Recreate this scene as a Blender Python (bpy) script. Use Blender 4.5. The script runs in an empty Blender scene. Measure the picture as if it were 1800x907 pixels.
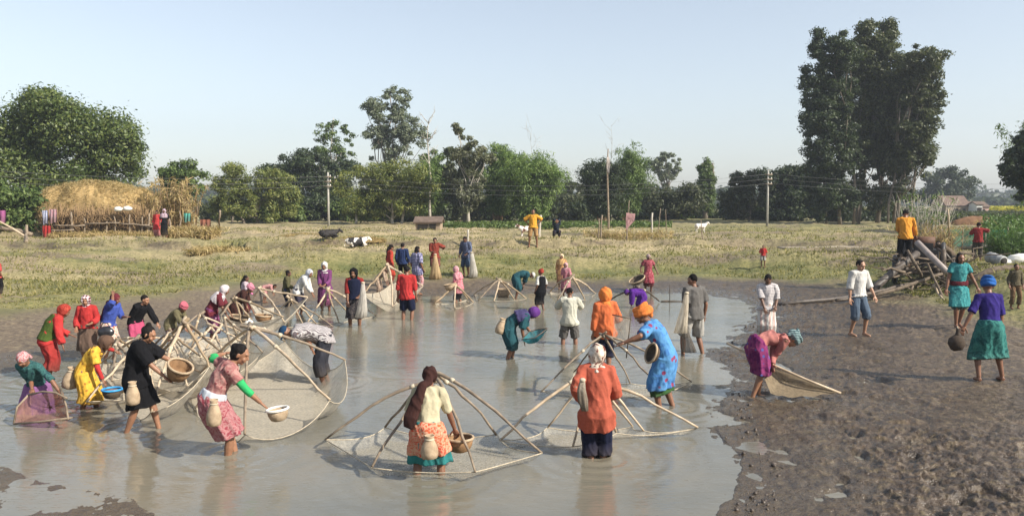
import bpy, math, random
import numpy as np
from mathutils import Vector, Matrix
R = math.radians
rnd = random.Random(7)
NR = np.random.RandomState(11)
sc = bpy.context.scene
col = sc.collection

# ------------------------------------------------------------------ camera
FPX = 1400.0; CX = 900.0; CY = 453.5; HOR = 358.0; CAMZ = 3.2
PITCH = math.atan((CY - HOR) / FPX)
cam_d = bpy.data.cameras.new('camera'); cam = bpy.data.objects.new('camera', cam_d); col.objects.link(cam)
cam_d.sensor_width = 36; cam_d.lens = 36 * FPX / 1800.0
cam_d.clip_start = 0.1; cam_d.clip_end = 6000
cam.location = (0, 0, CAMZ); cam.rotation_euler = (math.pi / 2 - PITCH, 0, 0)
sc.camera = cam

# ------------------------------------------------------------------ world, sun, exposure
SUN_EL = R(36); SUN_AZ = R(118)          # azimuth clockwise from +Y (the view direction): the sun stands to the right, a little behind the camera
w = bpy.data.worlds.new('World'); sc.world = w; w.use_nodes = True
nt = w.node_tree; nt.nodes.clear()
o_ = nt.nodes.new('ShaderNodeOutputWorld'); bg = nt.nodes.new('ShaderNodeBackground'); sk = nt.nodes.new('ShaderNodeTexSky')
sk.sky_type = 'NISHITA'; sk.sun_disc = False; sk.sun_elevation = SUN_EL; sk.sun_rotation = SUN_AZ
sk.air_density = 1.1; sk.dust_density = 1.3; sk.ozone_density = 1.6; sk.altitude = 0
hs = nt.nodes.new('ShaderNodeHueSaturation'); hs.inputs['Saturation'].default_value = 0.62
nt.links.new(sk.outputs[0], hs.inputs['Color']); nt.links.new(hs.outputs[0], bg.inputs[0])
bg.inputs[1].default_value = 0.112
nt.links.new(bg.outputs[0], o_.inputs[0])
sl = bpy.data.lights.new('sun', 'SUN'); sl.energy = 5.0; sl.angle = R(0.6); sl.color = (1.0, 0.93, 0.82)
sun = bpy.data.objects.new('sun', sl); col.objects.link(sun)
sd = Vector((math.sin(SUN_AZ) * math.cos(SUN_EL), math.cos(SUN_AZ) * math.cos(SUN_EL), math.sin(SUN_EL)))
sun.rotation_euler = (-sd).to_track_quat('-Z', 'Y').to_euler(); sun.location = (60, -20, 60)
sc.view_settings.view_transform = 'Standard'; sc.view_settings.look = 'None'; sc.view_settings.gamma = 1
sc.view_settings.exposure = 0.74
sc.cycles.max_bounces = 8; sc.cycles.transparent_max_bounces = 16; sc.cycles.volume_bounces = 0
sc.cycles.caustics_reflective = False; sc.cycles.caustics_refractive = False

# ------------------------------------------------------------------ pixel <-> world (pixels of the 1800 x 907 photograph)
SP, CP = math.sin(PITCH), math.cos(PITCH)
def ray(px, py):
    a = (px - CX) / FPX; b = -(py - CY) / FPX
    return np.array([a, CP + b * SP, -SP + b * CP])
def W(px, py, d):                       # the point seen at the pixel, d metres away along Y
    r = ray(px, py); t = d / r[1]
    return np.array([r[0] * t, d, CAMZ + r[2] * t])
def G(px, py, z=0.0):                   # the point seen at the pixel on the level z
    r = ray(px, py); t = (z - CAMZ) / r[2]
    return np.array([r[0] * t, r[1] * t, z])
def project(p):
    x, y, z = p[0], p[1], p[2] - CAMZ
    f = y * CP - z * SP; u = y * SP + z * CP
    return CX + FPX * x / f, CY - FPX * u / f

# ------------------------------------------------------------------ noise
def _h(i, j, k, s):
    n = (i.astype(np.int64) * 374761393 + j.astype(np.int64) * 668265263 + k.astype(np.int64) * 2147483647 % 1274126177 + s * 974711) & 0xffffffff
    n = ((n ^ (n >> 13)) * 1274126177) & 0xffffffff
    n = ((n ^ (n >> 15)) * 2246822519) & 0xffffffff
    return ((n ^ (n >> 16)) & 0xffffff) / float(0xffffff)
def vn2(x, y, s=0):
    i = np.floor(x); j = np.floor(y); fx = x - i; fy = y - j
    fx = fx * fx * (3 - 2 * fx); fy = fy * fy * (3 - 2 * fy); k = np.zeros_like(i)
    a = _h(i, j, k, s); b = _h(i + 1, j, k, s); c = _h(i, j + 1, k, s); d = _h(i + 1, j + 1, k, s)
    return (a + (b - a) * fx) * (1 - fy) + (c + (d - c) * fx) * fy
def fb2(x, y, oct=4, s=0):
    r = 0; a = 0.5; t = 0
    for o in range(oct):
        r = r + a * vn2(x, y, s + o * 17); t += a; a *= .5; x = x * 2.03 + 3.1; y = y * 2.03 + 1.7
    return r / t
def vn3(p, s=0):
    i = np.floor(p); f = p - i; f = f * f * (3 - 2 * f); r = 0
    for a in (0, 1):
        for b in (0, 1):
            for c in (0, 1):
                wgt = (f[:, 0] if a else 1 - f[:, 0]) * (f[:, 1] if b else 1 - f[:, 1]) * (f[:, 2] if c else 1 - f[:, 2])
                r = r + wgt * _h(i[:, 0] + a, i[:, 1] + b, i[:, 2] + c + 5, s)
    return r
def fb3(p, oct=3, s=0):
    r = 0; a = .5; t = 0
    for o in range(oct):
        r = r + a * vn3(p, s + o * 13); t += a; a *= .5; p = p * 2.1 + 1.3
    return r / t

# ------------------------------------------------------------------ terrain shape
def wp(lst, z): return np.array([G(a, b, z)[:2] for a, b in lst])
POND = wp([(-500, 690), (0, 656), (60, 645), (150, 625), (230, 600), (330, 585), (400, 565), (470, 550), (560, 540), (640, 536), (700, 528), (760, 520),
           (830, 521), (900, 518), (1000, 514), (1150, 515), (1260, 519), (1325, 532), (1322, 562), (1303, 588), (1262, 622), (1280, 645), (1300, 668), (1268, 690),
           (1262, 732), (1278, 780), (1305, 828), (1300, 865), (1262, 905), (1240, 960), (600, 985), (300, 925), (225, 875), (120, 852), (60, 838), (0, 822), (-200, 815), (-500, 800)], 0.0)
FOOT = wp([(-900, 620), (-300, 560), (0, 548), (150, 532), (300, 512), (450, 494), (600, 486), (760, 486), (1000, 489), (1200, 482), (1350, 487), (1450, 492), (1540, 500),
           (1620, 520), (1700, 545), (1800, 560), (2100, 600), (2600, 800), (2600, 1600), (-2500, 1600)], 0.3)
TOP = wp([(-1600, 455), (-300, 440), (0, 436), (300, 428), (430, 424), (600, 436), (930, 430), (1100, 432), (1300, 434), (1450, 440), (1600, 446), (1800, 470),
          (2100, 500), (3600, 700), (4000, 1500), (-4500, 1500)], 1.2)
def pdist(P, x, y):
    d = np.full(x.shape, 1e9); ins = np.zeros(x.shape, bool)
    n = len(P)
    for i in range(n):
        a = P[i]; b = P[(i + 1) % n]; ab = b - a; L = ab @ ab + 1e-9
        t = np.clip(((x - a[0]) * ab[0] + (y - a[1]) * ab[1]) / L, 0, 1)
        d = np.minimum(d, (x - a[0] - t * ab[0]) ** 2 + (y - a[1] - t * ab[1]) ** 2)
        c = ((a[1] > y) != (b[1] > y)) & (x < (b[0] - a[0]) * (y - a[1]) / (b[1] - a[1] + 1e-12) + a[0])
        ins ^= c
    d = np.sqrt(d)
    return np.where(ins, -d, d)
def pondd(x, y): return pdist(POND, x, y) + .55 * (fb2(x * 1.1 + 4, y * 1.1, 4, 57) - .5) * 1.0
def sm(a, b, x):
    t = np.clip((x - a) / (b - a), 0, 1); return t * t * (3 - 2 * t)
def ledges(x, y):
    n = fb2(x * .16, y * .05, 3, 201); m = fb2(x * .9, y * .3, 2, 207)
    return y - 38.8 - 4.2 * (n - .3) - .7 * m + 9 * sm(4, -3, x) * 0, y - 45.5 - 3.0 * (fb2(x * .2 + 7, y * .04, 3, 203) - .5) - .5 * m, y - 35.2 - 5.0 * (fb2(x * .13 + 3, y * .05, 3, 205) - .5) - .6 * m
def terrain(x, y, fine=True):
    x = np.asarray(x, float); y = np.asarray(y, float)
    dA = pondd(x, y); dB = pdist(FOOT, x, y); dC = pdist(TOP, x, y)
    z = np.where(dA < 0, -0.32 * sm(0, 2.2, -dA), 0)
    tb = np.clip(dA / (dA - np.minimum(dB, 0) + 1e-6), 0, 1)
    z = np.where((dA >= 0) & (dB < 0), 0.015 + 0.27 * tb ** 1.3, z)
    tc = np.clip(dB / (dB - np.minimum(dC, 0) + 1e-6), 0, 1)
    z = np.where((dB >= 0) & (dC < 0), 0.285 + 0.765 * (0.35 * tc + 0.65 * sm(0.25, .95, tc)), z)
    z = np.where(dC >= 0, 1.05, z); e1, e2, e3 = ledges(x, y)
    z = np.where(dC >= -1.5, z + .34 * sm(-.22, .22, e1) + .13 * sm(-.2, .2, e2) - .04 - .10 * sm(.3, 1.2, e3) + .10 * sm(-.1, .25, e3), z)
    far = sm(90, 400, y); z = z + far * 0.6 * fb2(x * .01, y * .01, 2, 9)
    near = sm(7.4, 2.0, y); z = z * (1 - near) + 1.6 * near
    gm = sm(-1.0, 1.5, dB); mud = (1 - gm)
    if fine:
        on = sm(-0.8, 0.5, dA)
        n1 = fb2(x * 1.1, y * 1.1, 3, 21) - .5
        n2 = fb2(x * 4.2, y * 3.1, 3, 31) - .5
        n3 = fb2(x * 14., y * 10., 3, 41) - .5
        pits = np.maximum(0, fb2(x * 3.2 + 9, y * 2.6, 2, 61) - .62) * 2.2
        clod = np.maximum(0, fb2(x * 7.5, y * 5.5, 2, 71) - .52)
        right = sm(2.0, 5.0, x) * sm(33, 24, y)
        amp = (.35 + .65 * right) * mud * (0.15 + 0.85 * on)
        n4 = fb2(x * 26., y * 17., 2, 43) - .5; rd = 1 - np.abs(2 * fb2(x * 2.6 + 3, y * 6.5, 3, 51) - 1)
        calm = .40 + .35 * sm(16, 22, y) + .30  * sm(.42, .62, fb2(x * .35 + 2, y * .35, 3, 47)) + .45 * sm(4.5, 1.0, dA); z = z + .06 * (fb2(x * 1.7, y * 3.4, 3, 49) - .5) * sm(2.2, .4, np.abs(dA)) * mud * (.25 + .75 * right)
        z = z + amp * (0.09 * n1 + calm * (0.045 * n2 + 0.05 * n3 + .03 * n4 - 0.16 * pits + 0.075 * clod * right + .04 * (rd - .6) * right))
        z = z + gm * (0.42 * (fb2(x * .45, y * .9, 3, 81) - .5) + 0.16 * (fb2(x * 2.7, y * 2.7, 3, 91) - .5)) * sm(120, 60, y)
        z = z + sm(0, 6, dC) * .25 * (fb2(x * .16, y * .5, 3, 95) - .5) * sm(100, 60, y)
        lb = sm(-.3, -1.2, x) * sm(12.5, 11, y) * on
        z = z * (1 - lb * .72) - .008 * lb
    return z
def hgt(x, y): return float(terrain(np.array([x]), np.array([y]), False)[0])
def hgtf(x, y): return float(terrain(np.array([x]), np.array([y]), True)[0])
def ground(px, py, up=0.0, fine=True):  # the ground point seen at the pixel
    z = 0.6; hf_ = hgtf if fine else hgt
    for _ in range(12):
        p = G(px, py, z); z = .5 * z + .5 * (hf_(p[0], p[1]))
    p[2] = hf_(p[0], p[1]) + up
    return p

# ------------------------------------------------------------------ mesh + object helpers
def link(name, me, mat=None, parent=None):
    o = bpy.data.objects.new(name, me); col.objects.link(o)
    if mat is not None and me is not None:
        for m in (mat if isinstance(mat, (list, tuple)) else [mat]): me.materials.append(m)
    if parent is not None: o.parent = parent
    return o
def np_mesh(name, V, F, smooth=True, nq=4):
    V = np.asarray(V, np.float32); F = np.asarray(F, np.int32)
    me = bpy.data.meshes.new(name)
    me.vertices.add(len(V)); me.vertices.foreach_set('co', V.ravel())
    me.loops.add(F.size); me.loops.foreach_set('vertex_index', F.ravel())
    me.polygons.add(len(F)); me.polygons.foreach_set('loop_start', np.arange(0, F.size, F.shape[1], dtype=np.int32))
    me.polygons.foreach_set('loop_total', np.full(len(F), F.shape[1], np.int32))
    me.update(calc_edges=True); me.validate()
    if smooth: me.polygons.foreach_set('use_smooth', np.ones(len(me.polygons), bool))
    return me
def py_mesh(name, V, F, smooth=True):
    me = bpy.data.meshes.new(name); me.from_pydata([tuple(map(float, v)) for v in V], [], F); me.update()
    if smooth: me.polygons.foreach_set('use_smooth', np.ones(len(me.polygons), bool))
    return me
def tag(o, label=None, cat=None, group=None, kind=None):
    if label: o['label'] = label
    if cat: o['category'] = cat
    if group: o['group'] = group
    if kind: o['kind'] = kind
    return o
def empty(name, loc=(0, 0, 0), rz=0, label=None, cat=None, group=None):
    o = bpy.data.objects.new(name, None); col.objects.link(o); o.location = tuple(float(c) for c in loc); o.rotation_euler = (0, 0, rz); o.empty_display_size = .2
    return tag(o, label, cat, group)
class MB:
    """collects tubes, lofts, boxes into one mesh"""
    def __init__(s): s.V = []; s.F = []
    def add(s, V, F):
        b = len(s.V); s.V += [tuple(v) for v in V]; s.F += [tuple(i + b for i in f) for f in F]; return s
    def loft(s, C, U, Vv, rx, ry, n=12, fold=None, cap=True):
        b = len(s.V); m = len(C)
        for i in range(m):
            for k in range(n):
                a = 2 * math.pi * k / n; q = fold(i / (m - 1.0), a) if fold else 1.0
                s.V.append(tuple(C[i] + U[i] * (rx[i] * q * math.cos(a)) + Vv[i] * (ry[i] * q * math.sin(a))))
        for i in range(m - 1):
            for k in range(n):
                k2 = (k + 1) % n
                s.F.append((b + i * n + k, b + i * n + k2, b + (i + 1) * n + k2, b + (i + 1) * n + k))
        if cap:
            s.F.append(tuple(b + k for k in range(n))[::-1]); s.F.append(tuple(b + (m - 1) * n + k for k in range(n)))
        return s
    def tube(s, P, r, n=8, ref=(0.13, 0.21, 1.0), cap=True, flat=1.0):
        P = [np.asarray(p, float) for p in P]; m = len(P)
        if np.isscalar(r): r = [r] * m
        U = []; Vv = []; u = None
        for i in range(m):
            t = P[min(i + 1, m - 1)] - P[max(i - 1, 0)]; t = t / (np.linalg.norm(t) + 1e-9)
            if u is None:
                rr = np.array(ref, float)
                if abs(rr @ t) > .95 * np.linalg.norm(rr): rr = np.array([1., .1, 0])
                u = rr - t * (rr @ t)
            else: u = u - t * (u @ t)
            u = u / (np.linalg.norm(u) + 1e-9); U.append(u); Vv.append(np.cross(t, u))
        return s.loft(P, U, Vv, r, [q * flat for q in r], n, None, cap)
    def ell(s, c, ax, rad, nu=12, nv=8, disp=None):
        """ellipsoid: ax = three unit vectors, rad = three radii"""
        c = np.asarray(c, float); b = len(s.V)
        s.V.append(tuple(c - ax[2] * rad[2]))
        for j in range(1, nv):
            ph = -math.pi / 2 + math.pi * j / nv
            for k in range(nu):
                a = 2 * math.pi * k / nu
                d = (math.cos(ph) * math.cos(a), math.cos(ph) * math.sin(a), math.sin(ph)); q = disp(d) if disp else 1
                s.V.append(tuple(c + q * (ax[0] * rad[0] * d[0] + ax[1] * rad[1] * d[1] + ax[2] * rad[2] * d[2])))
        s.V.append(tuple(c + ax[2] * rad[2]))
        for k in range(nu): s.F.append((b, b + 1 + (k + 1) % nu, b + 1 + k))
        for j in range(nv - 2):
            for k in range(nu):
                k2 = (k + 1) % nu; q = b + 1 + j * nu
                s.F.append((q + k, q + k2, q + nu + k2, q + nu + k))
        q = b + 1 + (nv - 2) * nu; e = len(s.V) - 1
        for k in range(nu): s.F.append((q + k, q + (k + 1) % nu, e))
        return s
    def box(s, c, h, ax=None):
        ax = ax if ax is not None else np.eye(3); c = np.asarray(c, float); b = len(s.V)
        for i in (-1, 1):
            for j in (-1, 1):
                for k in (-1, 1): s.V.append(tuple(c + ax[0] * h[0] * i + ax[1] * h[1] * j + ax[2] * h[2] * k))
        for f in ((0, 1, 3, 2), (4, 6, 7, 5), (0, 4, 5, 1), (2, 3, 7, 6), (0, 2, 6, 4), (1, 5, 7, 3)): s.F.append(tuple(b + i for i in f))
        return s
    def build(s, name, mat, parent=None, smooth=True):
        return link(name, py_mesh(name, s.V, s.F, smooth), mat, parent)
X3 = np.eye(3)

# ------------------------------------------------------------------ materials
def new_mat(name):
    m = bpy.data.materials.new(name); m.use_nodes = True; m.node_tree.nodes.clear()
    return m, m.node_tree
def nd(t, ty, **k):
    n = t.nodes.new(ty)
    for a, v in k.items():
        if a[0] == '_': n.inputs[a[1:].replace('_', ' ')].default_value = v
        else: setattr(n, a, v)
    return n
def C4(c): return (c[0], c[1], c[2], 1.0)
def ramp(t, stops, src=None, interp='LINEAR'):
    n = t.nodes.new('ShaderNodeValToRGB'); e = n.color_ramp.elements; n.color_ramp.interpolation = interp
    while len(e) < len(stops): e.new(.5)
    for i, (p, c) in enumerate(stops): e[i].position = p; e[i].color = C4(c)
    if src is not None: t.links.new(src, n.inputs[0])
    return n
def noise_tex(t, scale, detail=4, vec=None, rough=.55, dist=0):
    n = t.nodes.new('ShaderNodeTexNoise'); n.inputs['Scale'].default_value = scale; n.inputs['Detail'].default_value = detail
    n.inputs['Roughness'].default_value = rough; n.inputs['Distortion'].default_value = dist
    if vec is not None: t.links.new(vec, n.inputs['Vector'])
    return n
def coords(t, scale=None, which='Object'):
    tc = t.nodes.new('ShaderNodeTexCoord')
    if scale is None: return tc.outputs[which]
    mp = t.nodes.new('ShaderNodeMapping'); mp.inputs['Scale'].default_value = scale; t.links.new(tc.outputs[which], mp.inputs[0])
    return mp.outputs[0]
def finish(t, colr, rough=.8, spec=.3, bump=None, bstr=.3, bdist=.01, **k):
    p = t.nodes.new('ShaderNodeBsdfPrincipled'); o = t.nodes.new('ShaderNodeOutputMaterial'); t.links.new(p.outputs[0], o.inputs[0])
    if hasattr(colr, 'links') or hasattr(colr, 'is_output'): t.links.new(colr, p.inputs['Base Color'])
    else: p.inputs['Base Color'].default_value = C4(colr)
    if hasattr(rough, 'is_output'): t.links.new(rough, p.inputs['Roughness'])
    else: p.inputs['Roughness'].default_value = rough
    p.inputs['Specular IOR Level'].default_value = spec
    if bump is not None:
        b = t.nodes.new('ShaderNodeBump'); b.inputs['Strength'].default_value = bstr; b.inputs['Distance'].default_value = bdist
        t.links.new(bump, b.inputs['Height']); t.links.new(b.outputs[0], p.inputs['Normal'])
    for a, v in k.items(): p.inputs[a.replace('_', ' ')].default_value = v
    return p
def mat_noise(name, c1, c2, scale=8, rough=.8, spec=.25, bstr=.3, bdist=.01, det=4, stretch=None, mid=.5, wd=.25):
    m, t = new_mat(name); v = coords(t, stretch)
    n = noise_tex(t, scale, det, v); r = ramp(t, [(mid - wd, c1), (mid + wd, c2)], n.outputs[0])
    finish(t, r.outputs[0], rough, spec, n.outputs[0], bstr, bdist); return m
def mix_col(t, fac, a, b, mode='MIX'):
    n = t.nodes.new('ShaderNodeMix'); n.data_type = 'RGBA'; n.blend_type = mode
    for s, i in ((fac, 0), (a, 6), (b, 7)):
        if hasattr(s, 'is_output'): t.links.new(s, n.inputs[i])
        else: n.inputs[i].default_value = s if i == 0 else C4(s)
    return n.outputs[2]
def math_n(t, op, a, b=0.5):
    n = t.nodes.new('ShaderNodeMath'); n.operation = op
    for s, i in ((a, 0), (b, 1)):
        if hasattr(s, 'is_output'): t.links.new(s, n.inputs[i])
        else: n.inputs[i].default_value = s
    return n.outputs[0]

# ground: masks come as vertex attributes (R grass, G wetness and darkened ledge faces, B straw/dry)
m_ground, t = new_mat('ground_soil')
at = nd(t, 'ShaderNodeAttribute', attribute_name='mask'); sp = nd(t, 'ShaderNodeSeparateColor'); t.links.new(at.outputs['Color'], sp.inputs[0])
ov = coords(t)
nA = noise_tex(t, 1.2, 5, ov); nB = noise_tex(t, 9, 6, ov); nC = noise_tex(t, 38, 5, ov); nS = noise_tex(t, 3.0, 6, coords(t, (.5, 1.6, 1)))
mudc = ramp(t, [(.30, (.075, .054, .036)), (.52, (.155, .116, .077)), (.74, (.250, .194, .130))], nB.outputs[0]).outputs[0]
wetc = ramp(t, [(.3, (.022, .0145, .008)), (.5, (.066, .045, .027)), (.72, (.145, .102, .062))], nS.outputs[0]).outputs[0]
wetr = ramp(t, [(.35, (.032, .021, .012)), (.7, (.125, .085, .050))], nB.outputs[0]).outputs[0]
wetc = mix_col(t, .5, wetc, wetr)
wm = math_n(t, 'ADD', sp.outputs[1], math_n(t, 'MULTIPLY', math_n(t, 'SUBTRACT', nA.outputs[0], .5), .5))
soil = mix_col(t, wm, mudc, wetc)
gcol = ramp(t, [(.28, (.055, .068, .015)), (.44, (.125, .125, .035)), (.6, (.215, .185, .068)), (.78, (.35, .285, .14))], nS.outputs[0]).outputs[0]
g2 = ramp(t, [(.35, (.07, .09, .018)), (.65, (.27, .23, .09))], nB.outputs[0]).outputs[0]
gcol = mix_col(t, .5, gcol, g2)
nL = noise_tex(t, .32, 4, coords(t, (1, 1.8, 1)), .6); gcol = mix_col(t, ramp(t, [(.46, (0, 0, 0)), (.66, (.75, .75, .75))], nL.outputs[0]).outputs[0], gcol, (.055, .075, .016))
straw = ramp(t, [(.3, (.22, .165, .08)), (.55, (.38, .30, .17)), (.75, (.52, .43, .28))], nB.outputs[0]).outputs[0]
gm_ = math_n(t, 'ADD', sp.outputs[0], math_n(t, 'MULTIPLY', math_n(t, 'SUBTRACT', nB.outputs[0], .5), .8))
c_ = mix_col(t, math_n(t, 'MINIMUM', math_n(t, 'MAXIMUM', gm_, 0.0), 1.0), soil, gcol)
c_ = mix_col(t, sp.outputs[2], c_, straw)
film = at.outputs['Alpha']; c_ = mix_col(t, math_n(t, 'MULTIPLY', film, .6), c_, (.085, .070, .052))
rg = math_n(t, 'SUBTRACT', .92, math_n(t, 'MULTIPLY', math_n(t, 'MAXIMUM', math_n(t, 'MINIMUM', wm, 1.0), 0.0), .52))
rg = math_n(t, 'ADD', rg, math_n(t, 'MULTIPLY', math_n(t, 'SUBTRACT', nB.outputs[0], .5), .5))
rg = math_n(t, 'MAXIMUM', math_n(t, 'SUBTRACT', rg, math_n(t, 'MULTIPLY', film, .55)), .10)
hb = math_n(t, 'ADD', nB.outputs[0], math_n(t, 'MULTIPLY', nC.outputs[0], .5))
finish(t, c_, rg, .5, hb, .8, .05)

# water: muddy pond water with fine wind ripples
m_water, t = new_mat('muddy_water')
v1 = coords(t, (1.3, 4.2, 1)); v2 = coords(t, (.35, .8, 1))
n1 = noise_tex(t, 5.0, 3, v1, .5, .4); n2 = noise_tex(t, 2.2, 2, v2, .5, .6); n3 = noise_tex(t, .28, 4, coords(t, (1, 1, 1)))
hh = math_n(t, 'ADD', math_n(t, 'MULTIPLY', n1.outputs[0], .5), n2.outputs[0])
wc = ramp(t, [(.35, (.125, .122, .100)), (.5, (.160, .149, .115)), (.68, (.205, .175, .125))], n3.outputs[0]).outputs[0]
p = finish(t, wc, .03, .5, hh, .42, .024); p.inputs['IOR'].default_value = 1.52
ca = nd(t, 'ShaderNodeBsdfPrincipled')

def netting(name, c, dens, vs=26):
    m, t = new_mat(name); v = coords(t)
    n = noise_tex(t, 3.5, 4, v); n2 = noise_tex(t, vs, 3, coords(t, (1, 1, .25)))
    f = math_n(t, 'ADD', math_n(t, 'MULTIPLY', n.outputs[0], .5), math_n(t, 'MULTIPLY', n2.outputs[0], .35))
    f = math_n(t, 'ADD', f, dens - .42)
    cc = ramp(t, [(.3, [q * .7 for q in c]), (.7, c)], n2.outputs[0]).outputs[0]
    tr = nd(t, 'ShaderNodeBsdfTransparent'); df = nd(t, 'ShaderNodeBsdfDiffuse'); tl = nd(t, 'ShaderNodeBsdfTranslucent')
    t.links.new(cc, df.inputs[0]); t.links.new(cc, tl.inputs[0])
    mx = nd(t, 'ShaderNodeMixShader'); mx.inputs[0].default_value = .4; t.links.new(df.outputs[0], mx.inputs[1]); t.links.new(tl.outputs[0], mx.inputs[2])
    m2 = nd(t, 'ShaderNodeMixShader'); t.links.new(f, m2.inputs[0]); t.links.new(tr.outputs[0], m2.inputs[1]); t.links.new(mx.outputs[0], m2.inputs[2])
    o = nd(t, 'ShaderNodeOutputMaterial'); t.links.new(m2.outputs[0], o.inputs[0]); return m

def leaf_mat(name, c1, c2, c3, sheen=.35):
    m, t = new_mat(name); g = nd(t, 'ShaderNodeNewGeometry')
    n = noise_tex(t, .35, 3, coords(t))
    f = math_n(t, 'ADD', math_n(t, 'MULTIPLY', g.outputs['Random Per Island'], .6), math_n(t, 'MULTIPLY', n.outputs[0], .45))
    cc = ramp(t, [(.15, c1), (.5, c2), (.9, c3)], f).outputs[0]
    p = nd(t, 'ShaderNodeBsdfPrincipled', _Roughness=.5); p.inputs['Specular IOR Level'].default_value = sheen; t.links.new(cc, p.inputs['Base Color'])
    tl = nd(t, 'ShaderNodeBsdfTranslucent'); t.links.new(mix_col(t, 1.0, cc, (1.0, 1.15, .5), 'MULTIPLY'), tl.inputs[0])
    mx = nd(t, 'ShaderNodeMixShader'); mx.inputs[0].default_value = .32
    t.links.new(p.outputs[0], mx.inputs[1]); t.links.new(tl.outputs[0], mx.inputs[2])
    o = nd(t, 'ShaderNodeOutputMaterial'); t.links.new(mx.outputs[0], o.inputs[0]); return m
m_bark = mat_noise('bark', (.10, .085, .065), (.24, .20, .16), 6, stretch=(4, 4, .6))
m_barkpale = mat_noise('pale_bark', (.28, .25, .20), (.5, .46, .40), 6, stretch=(4, 4, .6))
m_bamboo = mat_noise('pale_bamboo_pole', (.24, .175, .11), (.56, .45, .32), 7, .55, .35, stretch=(1, 1, 1), bstr=.2)
m_bambootan = mat_noise('tan_bamboo_pole', (.15, .105, .06), (.40, .30, .19), 7, .6, .3, bstr=.3)
m_polegrey = mat_noise('weathered_pole', (.11, .085, .06), (.30, .235, .17), 9, .7)
m_poledark = mat_noise('wet_dark_pole', (.045, .035, .028), (.13, .10, .075), 9, .5)
m_straw = mat_noise('straw_thatch', (.22, .14, .055), (.50, .36, .17), 5, .9, .1, .9, .06, 7, (1, 1, 3.5))
m_dry = leaf_mat('dry_stalks', (.19, .13, .055), (.38, .28, .13), (.58, .46, .25), .2)
m_twig = mat_noise('brushwood', (.12, .075, .04), (.34, .23, .12), 9, .9)
m_wicker = None

# ------------------------------------------------------------------ ground sheet
v = list(np.arange(-40, 3, 4.)) + list(np.arange(3, 7.4, .25))
vpx = np.arange(607, 15, -1.35)           # photo pixels below the horizon
v += [CAMZ * FPX / q for q in vpx] ; v += [320, 350, 400, 480, 600, 750]
v = np.array([q for i, q in enumerate(v) if i == 0 or q > v[i - 1] + 1e-3]); v.sort()
s_in = np.arange(-.70, .7001, .00165); s_out = np.array([.72, .75, .8, .9, 1.0, 1.2, 1.5, 1.9, 2.4, 3.0])
s = np.concatenate([-s_out[::-1], s_in, s_out])
D, S = np.meshgrid(v, s, indexing='ij'); XX = S * np.maximum(D, 7.5); YY = D
ZZ = terrain(XX, YY)
nr, nc = XX.shape; idx = np.arange(nr * nc).reshape(nr, nc)
F = np.stack([idx[:-1, :-1], idx[:-1, 1:], idx[1:, 1:], idx[1:, :-1]], -1).reshape(-1, 4)
me = np_mesh('ground', np.stack([XX, YY, ZZ], -1).reshape(-1, 3), F)
dA = pondd(XX, YY); dB = pdist(FOOT, XX, YY); dC = pdist(TOP, XX, YY)
def pxy(x, y, z):
    f = y * CP - (z - CAMZ) * SP; u = y * SP + (z - CAMZ) * CP
    f = np.maximum(f, .5); return CX + FPX * x / f, CY - FPX * u / f
PX, PY = pxy(XX, YY, ZZ)
grass = sm(-1.6, 1.0, dB + 2.2 * (fb2(XX * .8, YY * .8, 3, 5) - .5))
rightness = sm(0.5, 5.5, XX)
wet = sm(7, 0.2, dA) * .75 + .55 * rightness; wet = np.where(dA < 0, 1, wet); wet = np.clip(wet * (1 - grass), 0, 1)
darkcut = None
leftdry = sm(-2, -8, XX); wet = wet * (1 - .62 * leftdry * sm(.3, 2, dA))
green = fb2(XX * .25, YY * .5, 3, 15)
bare = sm(.52, .66, fb2(XX * .22 + 5, YY * .55, 4, 25)) * sm(2.0, 5.0, dB) * .8
top_straw = sm(-2.5, 1.0, dC) * sm(95, 60, YY) * (0.30 + .65 * sm(.36, .58, fb2(XX * .10, YY * .45, 3, 35)))
lefts = sm(-3, -9, XX) * sm(2, 5, dB) * .45
strawm = np.clip(np.maximum(np.maximum(bare * .75, top_straw), lefts * sm(.35, .6, fb2(XX * .6, YY * .6, 3, 45))), 0, .9)
E1, E2, E3 = ledges(XX, YY)
g1 = sm(.34, .46, fb2(XX * .5, YY * .2, 3, 211)); cut = np.maximum(np.maximum(np.exp(-(E1 / .42) ** 2) * (.55 + .45 * g1), np.exp(-(E2 / .32) ** 2) * g1), .9 * np.exp(-(E3 / .28) ** 2) * g1) * sm(-2.5, -.5, dC)
patch = sm(.52, .62, fb2(XX * .35 + 11, YY * .8, 3, 221)) * sm(1.5, 3, dB) * sm(90, 60, YY) * .8
grass = grass * (1 - np.maximum(cut * .95, patch))
wet = np.maximum(wet, .75 * cut)  # ledge faces take the darker, smoother mud of this mask
strawm = strawm * (1 - cut) * (1 - .6 * sm(6, 14, XX)); strawm = np.where(YY > 95, .15, strawm)
ca = me.color_attributes.new('mask', 'FLOAT_COLOR', 'POINT')
ca.data.foreach_set('color', np.stack([grass, wet, strawm, sm(.075, .012, ZZ + .03 * (fb2(XX * 6, YY * 9, 2, 231) - .5)) * (1 - grass)], -1).astype(np.float32).ravel())
tag(link('ground', me, m_ground), 'muddy pond bed and trampled grassy banks running out to flat fields', kind='structure')
# pond water
pw = MB(); nx_, ny_ = 2, 2
pw.V = [(-34, 2.5, 0), (30, 2.5, 0), (30, 33, 0), (-34, 33, 0)]; pw.F = [(0, 1, 2, 3)]
tag(pw.build('pond_water', m_water), 'shallow muddy pond water with fine ripples', kind='structure')

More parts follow.
